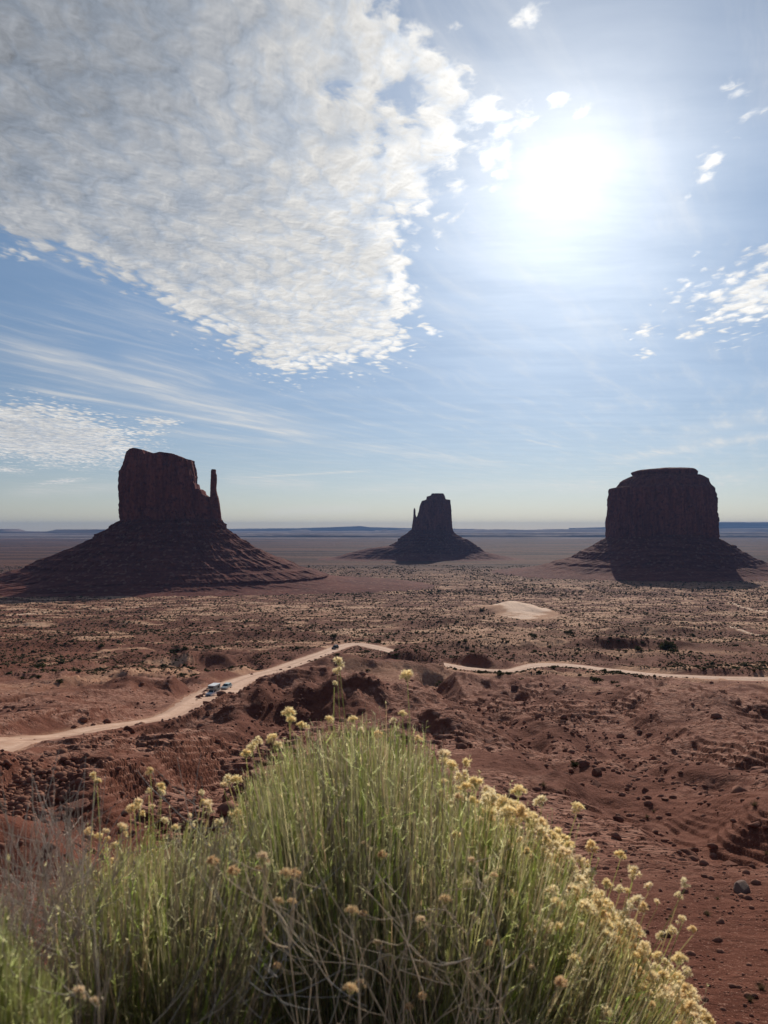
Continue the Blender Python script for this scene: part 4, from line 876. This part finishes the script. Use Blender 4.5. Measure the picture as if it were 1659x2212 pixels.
def camper():
    loc, h = road_pose(459, 1502); e = empty('camper_truck', loc, h - .32); tag(e, 'white pickup carrying a tall white camper box on the dirt road', 'truck')
    w = 2.0
    body = [(-2.9, .55), (2.65, .5), (2.85, .62), (2.85, 1.05), (2.75, 1.18), (1.35, 1.26), (.2, 1.26), (-2.9, 1.22)]
    poly_obj('body', *prism(body, w), 'white_paint', e, .05)
    cab = [(-.25, 1.24), (1.32, 1.24), (.62, 1.90), (-.25, 1.92)]; poly_obj('cab', *prism(cab, w - .12, [0, 0, .16, .16]), 'white_paint', e, .04)
    quad_plate('windshield', [(1.20, -.80, 1.33), (1.20, .80, 1.33), (.70, .70, 1.82), (.70, -.70, 1.82)], 'glass_dark', e)
    for s_ in (-1, 1):
        P = [(-.12, s_ * .945, 1.33), (1.02, s_ * .945, 1.33), (.60, s_ * .855, 1.78), (-.12, s_ * .855, 1.80)]; quad_plate('window', P if s_ < 0 else P[::-1], 'glass_dark', e)
        poly_obj('mirror', *box(.95, 1.1, s_ * 1.12 - .1, s_ * 1.12 + .1, 1.32, 1.55), 'dark_trim', e, .02)
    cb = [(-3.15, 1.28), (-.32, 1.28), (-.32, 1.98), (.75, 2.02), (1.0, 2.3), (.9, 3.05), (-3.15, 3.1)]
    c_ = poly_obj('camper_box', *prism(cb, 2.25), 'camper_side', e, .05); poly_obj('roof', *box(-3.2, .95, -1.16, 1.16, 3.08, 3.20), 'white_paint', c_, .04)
    quad_plate('front_window', [(.985, -.7, 2.45), (.985, .7, 2.45), (.93, .7, 2.85), (.93, -.7, 2.85)], 'glass_dark', c_)
    for s_ in (-1, 1):
        P = [(-2.2, s_ * 1.127, 2.1), (-1.1, s_ * 1.127, 2.1), (-1.1, s_ * 1.127, 2.6), (-2.2, s_ * 1.127, 2.6)]; quad_plate('side_window', P if s_ < 0 else P[::-1], 'glass_dark', c_)
    quad_plate('grille', [(2.855, -.6, .72), (2.855, .6, .72), (2.855, .6, 1.0), (2.855, -.6, 1.0)], 'dark_trim', e); poly_obj('bumper', *box(2.8, 2.98, -.95, .95, .45, .62), 'dark_trim', e, .03)
    for x in (1.85, -1.75):
        for s_ in (-1, 1): wheel(e, x, s_ * .88, .42)
    car_lights(e, 2.86, -2.92, w, .93, 1.0)
def suv(name, px, py, paint, lab, cat, sc=1.0, tall=1.0, flip=False):
    _p = at(px, py); print(name, 'off centre', seg_dist(_p[:1], _p[1:2], RD))
    loc, h = road_pose(px, py); e = empty(name, loc, h - .3); e.scale = (sc, sc, sc * tall); tag(e, lab, cat); w = 1.85
    body = [(-2.2, .40), (2.1, .36), (2.25, .50), (2.25, .80), (2.1, .92), (1.15, 1.02), (-2.2, 1.05), (-2.28, .8)]; poly_obj('body', *prism(body, w), paint, e, .07)
    cab = [(-2.12, 1.03), (1.12, 1.0), (.35, 1.58), (-.4, 1.64), (-1.8, 1.58)]; poly_obj('cabin', *prism(cab, w - .1, [0, 0, .2, .2, .2]), paint, e, .05)
    quad_plate('windshield', [(1.04, -.76, 1.07), (1.04, .76, 1.07), (.44, .64, 1.52), (.44, -.64, 1.52)], 'glass_dark', e); quad_plate('rear_window', [(-2.09, .74, 1.12), (-2.09, -.74, 1.12), (-1.9, -.64, 1.5), (-1.9, .64, 1.5)], 'glass_dark', e)
    for s_ in (-1, 1):
        for x0, x1, x2, x3 in ((-.35, .85, .32, -.35), (-1.75, -.45, -.45, -1.65)):
            P = [(x0, s_ * .868, 1.10), (x1, s_ * .868, 1.10), (x2, s_ * .735, 1.50), (x3, s_ * .735, 1.50)]; quad_plate('window', P if s_ < 0 else P[::-1], 'glass_dark', e)
        poly_obj('mirror', *box(.7, .85, s_ * 1.0 - .09, s_ * 1.0 + .09, 1.08, 1.24), paint, e, .02)
    for x in (1.4, -1.4):
        for s_ in (-1, 1): wheel(e, x, s_ * .82, .36, .22)
    car_lights(e, 2.26, -2.26, w, .72, .86); poly_obj('bumper', *box(2.2, 2.32, -.85, .85, .38, .52), 'dark_trim', e, .02)
camper()
suv('parked_car', 489, 1489, 'green_grey_paint', 'small silver-green car on the dirt road just behind the camper truck', 'car', 1.12)
suv('off_road_car', 724, 1403, 'black_paint', 'boxy black car at the far bend of the dirt road', 'car', 1.25, 1.35)

# ------------------------------------------------------------------ the bush at the overlook's edge
def tubes(P, R, sides=3):
    """P (n,k,3) paths, R (n,k) radii -> vertices, quads"""
    n, k, _ = P.shape; T = np.gradient(P, axis=1); T /= np.linalg.norm(T, axis=2, keepdims=True) + 1e-9
    ref = np.array([0.31, -0.95, 0.05]); A = np.cross(T, ref); A /= np.linalg.norm(A, axis=2, keepdims=True) + 1e-9; B = np.cross(T, A)
    a = np.arange(sides) * 2 * PI / sides
    V = P[:, :, None] + R[:, :, None, None] * (A[:, :, None] * np.cos(a)[None, None, :, None] + B[:, :, None] * np.sin(a)[None, None, :, None])
    i = (np.arange(n) * k * sides)[:, None, None] + (np.arange(k - 1) * sides)[None, :, None] + np.arange(sides)[None, None, :]
    j = (np.arange(n) * k * sides)[:, None, None] + (np.arange(k - 1) * sides)[None, :, None] + ((np.arange(sides) + 1) % sides)[None, None, :]
    Q = np.stack([i, j, j + sides, i + sides], -1).reshape(-1, 4); return V.reshape(-1, 3), Q
def plane_pts(px, py, Y):
    u = (px - CX) / F; v = (CY - py) / F; dy = math.cos(PITCH) - v * math.sin(PITCH); dz = math.sin(PITCH) + v * math.cos(PITCH)
    return np.stack([u / dy * Y, Y, dz / dy * Y], -1)
def stems(tips, root, g, k=9, spread=.35, r0=.0011, r1=.00045, wob=.02, bend=.45):
    n = len(tips); b = np.empty((n, 3)); b[:, 0] = root[0] + (tips[:, 0] - root[0]) * spread + g.normal(size=n) * .035; b[:, 1] = root[1] + (tips[:, 1] - root[1]) * spread + g.normal(size=n) * .035
    b[:, 2] = base(b[:, 1]) - .03
    d = tips - b; c = b + d * [bend, bend, .55] + np.stack([g.normal(size=n) * .03, g.normal(size=n) * .03, np.zeros(n)], 1)
    c[:, :2] -= d[:, :2] * .12
    c[:, 0] += .085 * n2(tips[:, 0] * 7, tips[:, 1] * 7, 201); c[:, 1] += .07 * n2(tips[:, 0] * 7, tips[:, 1] * 7, 202)
    u = np.linspace(0, 1, k)[None, :, None]; P = b[:, None] * (1 - u) ** 2 + 2 * c[:, None] * u * (1 - u) + tips[:, None] * u * u
    ph = g.uniform(0, 6.28, (n, 1, 3)); fr = g.uniform(1.5, 4.0, (n, 1, 3)); P = P + wob * .35 * np.sin(fr * u * 3 + ph) * (u * (1 - u) * 4) * [1, 1, .2]
    w_ = g.uniform(.7, 1.35, (n, 1)); R = (r0 + (r1 - r0) * np.linspace(0, 1, k)[None]) * w_; return P, R
def tint_cols(n, pal, wts, g, var=.18):
    c = np.array(pal)[g.choice(len(pal), n, p=np.array(wts) / sum(wts))]; return c * (1 + var * g.normal(size=(n, 1))).clip(.5, 1.6)
def leaf_tris(P, g, per, lmin, lmax, wd, umin=.3, lean=.75, spr=.5):
    n, k, _ = P.shape; m_ = n * per; si = np.repeat(np.arange(n), per); u = umin + (1 - umin) * g.random(m_) ** .8; f = u * (k - 1); i = np.minimum(f.astype(int), k - 2); w_ = (f - i)[:, None]
    p = P[si, i] * (1 - w_) + P[si, i + 1] * w_; T = P[si, i + 1] - P[si, i]; T /= np.linalg.norm(T, axis=1)[:, None] + 1e-9
    d = T * lean + g.normal(size=(m_, 3)) * spr; d /= np.linalg.norm(d, axis=1)[:, None]; L = g.uniform(lmin, lmax, (m_, 1)); s_ = np.cross(d, g.normal(size=(m_, 3))); s_ /= np.linalg.norm(s_, axis=1)[:, None] + 1e-9; s_ *= wd * .5
    V = np.stack([p - s_, p + s_, p + d * L + [0, 0, .1] * L], 1).reshape(-1, 3); return V, np.arange(m_ * 3).reshape(-1, 3), si
def outline(pts):
    p = np.array(pts, float); return lambda x: np.interp(x, p[:, 0], p[:, 1])

def floret_mesh(seed, R=.015, nf=9, nb=26, col=(0.80, 0.66, 0.33)):
    g = np.random.default_rng(seed); V = []; Fc = []; C = []
    for f in range(nf):
        th = g.uniform(0, 6.28); el = g.uniform(.15, 1.5); d0 = np.array([math.cos(th) * math.cos(el), math.sin(th) * math.cos(el), math.sin(el)]); c = d0 * R * g.uniform(.45, .8)
        # calyx
        V += list(np.array([c * .2 + [0, 0, -R * .6], c * .75 + [.0012, 0, 0], c * .75 - [.0012, 0, 0]])); Fc.append([len(V) - 3, len(V) - 2, len(V) - 1]); C += [(0.33, 0.30, 0.13)] * 3
        for b in range(nb):
            d = d0 * .7 + g.normal(size=3) * .55; d /= np.linalg.norm(d); L = R * g.uniform(.35, .62); s_ = np.cross(d, g.normal(size=3)); s_ *= .0007 / (np.linalg.norm(s_) + 1e-9)
            V += [c - s_, c + s_, c + d * L + s_ * .6, c + d * L - s_ * .6]; Fc.append([len(V) - 4, len(V) - 3, len(V) - 2, len(V) - 1]); k = g.uniform(.8, 1.15); C += [tuple(q_ * k for q_ in col)] * 4
    return np.array(V), Fc, np.array(C)
def split_faces(Fc):
    return [np.array([f for f in Fc if len(f) == 3]), np.array([f for f in Fc if len(f) == 4])]
FLO = []
for i in range(7):
    V, Fc, C = floret_mesh(900 + i, R=.0150, nf=[10, 8, 12, 9, 7, 11, 10][i], col=[(0.96, 0.80, 0.46), (0.95, 0.81, 0.52), (0.93, 0.73, 0.41), (0.96, 0.83, 0.53), (0.92, 0.76, 0.50), (0.95, 0.78, 0.43), (0.94, 0.82, 0.55)][i]); FLO.append((V, split_faces(Fc), C))

GREEN = [(0.43, 0.44, 0.20), (0.55, 0.53, 0.33), (0.59, 0.54, 0.40), (0.60, 0.50, 0.36), (0.32, 0.39, 0.11)]
def bush(name, label, root, tips, heads, g, r0=.00082, leaves=11, pal=GREEN, wts=(4, 4, 3, 2, 1.5), lsize=(.012, .034), singles=100, grey=None, lw=.0009):
    e = empty(name, (root[0], root[1], float(base(root[1])))); o_ = np.array(e.location); tag(e, label, 'bush')
    P, R = stems(tips, root, g, r0=r0); n = len(P)
    # forked ends
    m_ = int(n * 1.1); si = g.integers(0, n, m_); i0 = g.integers(4, 8, m_); q0 = P[si, i0]; dr = P[si, i0 + 1] - P[si, i0 - 1]; dr /= np.linalg.norm(dr, axis=1)[:, None]
    dr2 = dr + g.normal(size=(m_, 3)) * .22; Lb = g.uniform(.04, .13, (m_, 1)); u = np.linspace(0, 1, 4)[None, :, None]
    B = q0[:, None] + (dr2 * Lb)[:, None] * u + np.array([0, 0, .25])[None, None] * (Lb[:, None] * u * u); RB = np.linspace(.0007, .00035, 4)[None] * g.uniform(.8, 1.3, (m_, 1))
    c = tint_cols(n, pal, wts, g)
    if grey is not None:
        k = grey(tips)[:, None] > g.random((n, 1)); c = np.where(k, np.array([.42, .37, .29]) * g.uniform(.6, 1.2, (n, 1)), c)
    V1, Q1 = tubes(P, R); V2, Q2 = tubes(B, RB); V = np.vstack([V1, V2]) - o_; C = np.vstack([np.repeat(c, P.shape[1] * 3, 0), np.repeat(c[si], 12, 0)])
    mesh_obj('stems', V, [np.vstack([Q1, Q2 + len(V1)])], MAT['brush_stems'], e, cols={'tint': C})
    LV, LF, ls = leaf_tris(P, g, leaves, lsize[0], lsize[1], lw); L2, F2, l2 = leaf_tris(B, g, 4, lsize[0] * .8, lsize[1] * .7, lw * .9, umin=.1)
    lc = c[ls] * [.97, 1.06, .8]; lc2 = c[si][l2] * [.97, 1.06, .8]
    # pale bud scales at the tips
    nb = n * 2; bi = g.integers(0, m_, nb); p = B[bi, -1]; d = g.normal(size=(nb, 3)); d[:, 2] = np.abs(d[:, 2]) + .6; d /= np.linalg.norm(d, axis=1)[:, None]; s_ = np.cross(d, g.normal(size=(nb, 3))); s_ *= .0011 / (np.linalg.norm(s_, axis=1)[:, None] + 1e-9)
    BV = np.stack([p - s_, p + s_, p + d * .006], 1).reshape(-1, 3); bc = np.array([.56, .50, .27]) * g.uniform(.6, 1.2, (nb, 1))
    V = np.vstack([LV, L2, BV]) - o_; Fa = np.vstack([LF, F2 + len(LV), np.arange(nb * 3).reshape(-1, 3) + len(LV) + len(L2)])
    mesh_obj('leaves', V, [Fa], MAT['brush_leaves'], e, cols={'tint': np.repeat(np.vstack([lc, lc2, bc]), 3, 0)})
    if len(heads):
        H = np.array([h[:3] for h in heads]); hs = np.array([h[3] for h in heads])
        P, R = stems(H - [0, 0, .006], root, g, r0=.0012, r1=.0007, wob=.012); c = tint_cols(len(P), [(0.50, 0.50, 0.26), (0.55, 0.48, 0.30)], (1, 1), g)
        V, Q = tubes(P, R); mesh_obj('flower_stalks', V - o_, [Q], MAT['brush_stems'], e, cols={'tint': np.repeat(c, P.shape[1] * 3, 0)})
        meshes = [raw_mesh('flower_head', v, f, MAT['flower'], cols={'tint': c_}) for v, f, c_ in FLO]
        order = np.argsort(-hs / H[:, 1]); rest = order[singles:]
        for i in order[:singles]:
            o = bpy.data.objects.new('flower_head', meshes[int(g.integers(7))]); COL.objects.link(o); o.parent = e; o.location = tuple(H[i] - o_); o.scale = (hs[i],) * 3; o.rotation_euler = (g.uniform(-.5, .5), g.uniform(-.5, .5), g.uniform(0, 6.28))
        if len(rest):
            Vs, T_, Q_, Cs = [], [], [], []; off = 0
            for i in rest:
                v, f, c_ = FLO[int(g.integers(7))]; a = g.uniform(0, 6.28); Rm = np.array(Matrix.Rotation(a, 3, 'Z') @ Matrix.Rotation(g.uniform(-.5, .5), 3, 'X'))
                Vs.append(v @ Rm.T * hs[i] + H[i] - o_); T_.append(f[0] + off); Q_.append(f[1] + off); Cs.append(c_); off += len(v)
            so = mesh_obj('flower_heads', np.vstack(Vs), [np.vstack(T_), np.vstack(Q_)], MAT['flower'], e, cols={'tint': np.vstack(Cs)}); so['kind'] = 'stuff'
    return e

def field(n, out, x0, x1, Y0, Y1, g, sc=70, deep=420, frac=.5, wx=None, far_drop=0.0):
    """stem tips: thin out at the outline and continue down the face of the bush"""
    px = g.uniform(x0, x1, n) if wx is None else wx(n); Y = g.uniform(Y0, Y1, n)
    e = np.where(g.random(n) < frac, g.exponential(sc, n) ** 1.0 - 10, g.uniform(0, deep, n)); near = (Y1 - Y) / (Y1 - Y0)
    py = out(px) + np.maximum(e, -25 * g.random(n)) + near * 120 * g.random(n); py = py + 34 * np.maximum(n2(px / 55, Y * 7, 205), -.35) + 16 * n2(px / 17, Y * 15, 206); py = np.minimum(py, 2420)
    return plane_pts(px, py, Y)

def bushes():
    g = np.random.default_rng(21)
    om = outline([(380, 2010), (440, 1850), (480, 1770), (520, 1690), (560, 1640), (620, 1597), (680, 1572), (740, 1556), (800, 1550), (870, 1560), (925, 1598), (965, 1650), (1020, 1715), (1100, 1760), (1180, 1800), (1240, 1855), (1290, 1945), (1360, 2015), (1430, 2100), (1500, 2180), (1540, 2240), (1600, 2330)])
    tips = np.vstack([field(5900, om, 440, 1130, 1.25, 1.85, g, 60, 500), field(3300, om, 1000, 1540, 1.2, 1.65, g, 60, 420), field(1500, om, 430, 1420, .95, 1.25, g, 160, 520, .25)])
    heads = []
    def hd(px, py, Y, s_=1.0):
        p = plane_pts(np.array(px), np.array(py), np.array(Y)); heads.append((*[float(q_) for q_ in p], s_))
    for _ in range(340):          # crowded along the right edge
        px = 955 + 585 * g.random() ** .85; dpt = min(g.exponential(62), 300); nx_ = -.55; py = float(om(px)) - 22 + dpt
        hd(px - dpt * .25, py, 1.22 + .38 * g.random(), g.uniform(.5, 1.15))
    for _ in range(80): hd(g.uniform(1000, 1500), g.uniform(1900, 2212), g.uniform(1.05, 1.4), g.uniform(.5, .95))
    for px, py, s_ in [(545, 1618, .9), (556, 1604, .8), (532, 1632, .8), (590, 1602, 1.0), (600, 1612, .7), (624, 1545, 1.0), (628, 1560, .8), (650, 1570, .7), (495, 1690, 1.), (512, 1688, .8), (484, 1700, .7), (600, 1730, .9), (655, 1763, .6), (509, 1768, 1.25), (733, 1434, 1.0), (729, 1452, .8), (722, 1478, .5),
                      (880, 1466, 1.2), (710, 1560, .8), (762, 1558, .7), (660, 1572, .6), (815, 1590, .8), (850, 1560, .6), (905, 1600, .7), (870, 1545, .6), (780, 1580, .6), (1245, 1752, 1.1), (1170, 1738, 1.1), (1120, 1715, 1.1), (1280, 1835, 1.1), (1368, 1886, 1.15), (1366, 1900, .7),
                      (1098, 1832, 1.2), (1080, 2024, 1.1), (1240, 2024, 1.25), (1205, 2130, 1.15), (1322, 2196, 1.5), (1296, 2196, 1.0), (1340, 1850, .9), (975, 1660, 1.0), (960, 1650, .8), (1010, 1655, 1.0), (750, 1975, .7), (632, 2036, .6), (905, 2010, .6), (712, 1880, .7)]:
        hd(px, py, 1.35 if py > 1500 else 1.45, s_ * .85)
    def greyz(t_):
        u = t_[:, 0] / t_[:, 1] * F + CX; return np.where((u > 640) & (u < 960), .35, .12)
    bush('rabbitbrush', 'large green rabbitbrush, its right side covered with cream yellow flower heads', (.02, 1.42), tips, heads, g, grey=greyz)
    # left neighbour
    heads = []
    ol = outline([(60, 2020), (120, 1905), (160, 1860), (210, 1835), (270, 1815), (330, 1800), (420, 1775), (480, 1770), (540, 1800), (600, 1850)])
    tips = np.vstack([field(2100, ol, 110, 560, 1.05, 1.4, g, 60, 420), field(700, ol, 120, 600, .85, 1.1, g, 150, 350, .3)])
    for px, py, s_ in [(290, 1745, .9), (300, 1735, .7), (282, 1752, .8), (325, 1668, .6), (322, 1710, .5), (346, 1702, .7), (348, 1715, .6), (435, 1716, .6), (450, 1742, .9), (452, 1752, .7), (440, 1735, .5), (190, 1802, .8), (214, 1812, .7), (228, 1800, .6), (232, 1815, .5), (262, 1792, .8), (268, 1806, .6), (250, 1830, .6), (355, 1775, .6), (378, 1790, .5), (205, 1678, .7), (210, 1690, .5), (312, 1760, .6), (330, 1745, .5), (415, 1790, .6), (475, 1780, .7), (408, 1765, .5), (240, 1862, .5), (330, 1842, .5)]:
        p = plane_pts(np.array(px), np.array(py), np.array(1.22)); heads.append((*[float(q_) for q_ in p], s_ * .82))
    bush('rabbitbrush', 'lower green rabbitbrush left of the largest one, its flower heads few and sparse', (-.42, 1.2), tips, heads, g, grey=lambda t_: np.where((t_[:, 0] / t_[:, 1] * F + CX) > 360, .6, .15))
    oc = outline([(-120, 1930), (0, 1960), (60, 2010), (110, 2090), (170, 2190)])
    tips = field(900, oc, -120, 150, .62, .85, g, 60, 250)
    bush('rabbitbrush', 'bright yellow-green shoots filling the lower left corner', (-.42, .72), tips, [], g, wts=(5, 2, 1, .3, 2), r0=.0010, leaves=10, pal=[(0.40, 0.40, 0.21), (0.45, 0.43, 0.29), (0.42, 0.38, 0.27), (0.4, 0.37, 0.25), (0.30, 0.34, 0.10)])

    # bare shrubs: forked grey and tan branches
    def forked(name, label, root, specs, col, g, r=.0022, buds=0):
        e = empty(name, (root[0], root[1], float(base(root[1])))); o_ = np.array(e.location); tag(e, label, 'shrub'); Ps, Rs = [], []; ends = []
        for px, py, Y in specs:
            tip = plane_pts(np.array(float(px)), np.array(float(py)), np.array(float(Y))); P, R = stems(tip[None], root, g, k=10, spread=.3, r0=r, r1=r * .35, wob=.11, bend=.25); Ps.append(P[0]); Rs.append(R[0]); ends.append(P[0, -1])
            for lv in range(int(g.integers(5, 11))):
                i = int(g.integers(5, 10)); i = min(i, 9); q0 = P[0, i]; t_ = P[0, i] - P[0, i - 1]; t_ /= np.linalg.norm(t_); d = t_ + g.normal(size=3) * .65; d /= np.linalg.norm(d); L = g.uniform(.05, .16); u = np.linspace(0, 1, 10)[:, None]
                B = q0 + d * L * u + np.array([0, 0, .3]) * L * u * u + g.normal(size=3) * .012 * np.sin(u * 5); Ps.append(B); Rs.append(np.linspace(r * .5, r * .22, 10)); ends.append(B[-1])
                for _ in range(2):
                    i2 = int(g.integers(3, 8)); d2 = d + g.normal(size=3) * .5; B2 = B[i2] + d2 * L * .4 * u + np.array([0, 0, .2]) * L * .4 * u * u; Ps.append(B2); Rs.append(np.linspace(r * .32, r * .18, 10)); ends.append(B2[-1])
        P = np.array(Ps); R = np.array(Rs); c = np.array(col) * g.uniform(.7, 1.2, (len(P), 1)); V, Q = tubes(P, R, 4); mesh_obj('branches', V - o_, [Q], MAT['dry_stems'], e, cols={'tint': np.repeat(c, 40, 0)})
        if buds:
            meshes = [raw_mesh('dry_bud', v * .45, f, MAT['flower'], cols={'tint': c_ * [.85, .78, .8]}) for v, f, c_ in FLO[:3]]
            for i in g.permutation(len(ends))[:buds]:
                o = bpy.data.objects.new('dry_bud', meshes[int(g.integers(3))]); COL.objects.link(o); o.parent = e; o.location = tuple(ends[i] - o_); s_ = g.uniform(.7, 1.2); o.scale = (s_,) * 3
    sp = [(g.uniform(-80, 190), 1975 + 110 * g.random(), g.uniform(.9, 1.15)) for x_ in range(110)]
    forked('dead_shrub', 'leafless ash-grey shrub with tangled twigs at the left edge', (-.50, 1.05), sp, (.60, .48, .38), g, .0014)
    sp = [(g.uniform(370, 500), 1890 + 200 * g.random(), g.uniform(1.05, 1.2)) for _ in range(26)] + [(560, 2108, .9), (540, 2122, .88), (600, 2112, .92)]
    forked('dead_shrub', 'grey bare stems between the two green bushes', (-.33, 1.12), sp, (.55, .49, .42), g, .0014)
    sp = [(g.uniform(820, 1100), 2010 + 150 * g.random(), g.uniform(.82, .98)) for _ in range(9)] + [(1085, 2075, .9), (985, 1985, .95), (1010, 2020, .95)]
    forked('dry_shrub', 'tan leafless twigs with dried buds in front of the large bush, right of its middle', (.06, .86), sp, (.80, .62, .40), g, .0016, 40)
    sp = [(g.uniform(560, 790), 2030 + 150 * g.random(), g.uniform(.74, .9)) for _ in range(6)]
    forked('dry_shrub', 'tan leafless twigs with dried buds at the bottom middle of the view', (-.08, .8), sp, (.80, .62, .40), g, .0015, 26)
    sp = [(g.uniform(130, 260), 2120 + 90 * g.random(), g.uniform(.6, .72)) for _ in range(6)]
    forked('dry_shrub', 'few blurred tan twigs with pale buds in the lower left', (-.28, .62), sp, (.42, .34, .24), g, .0014, 12)
bushes()
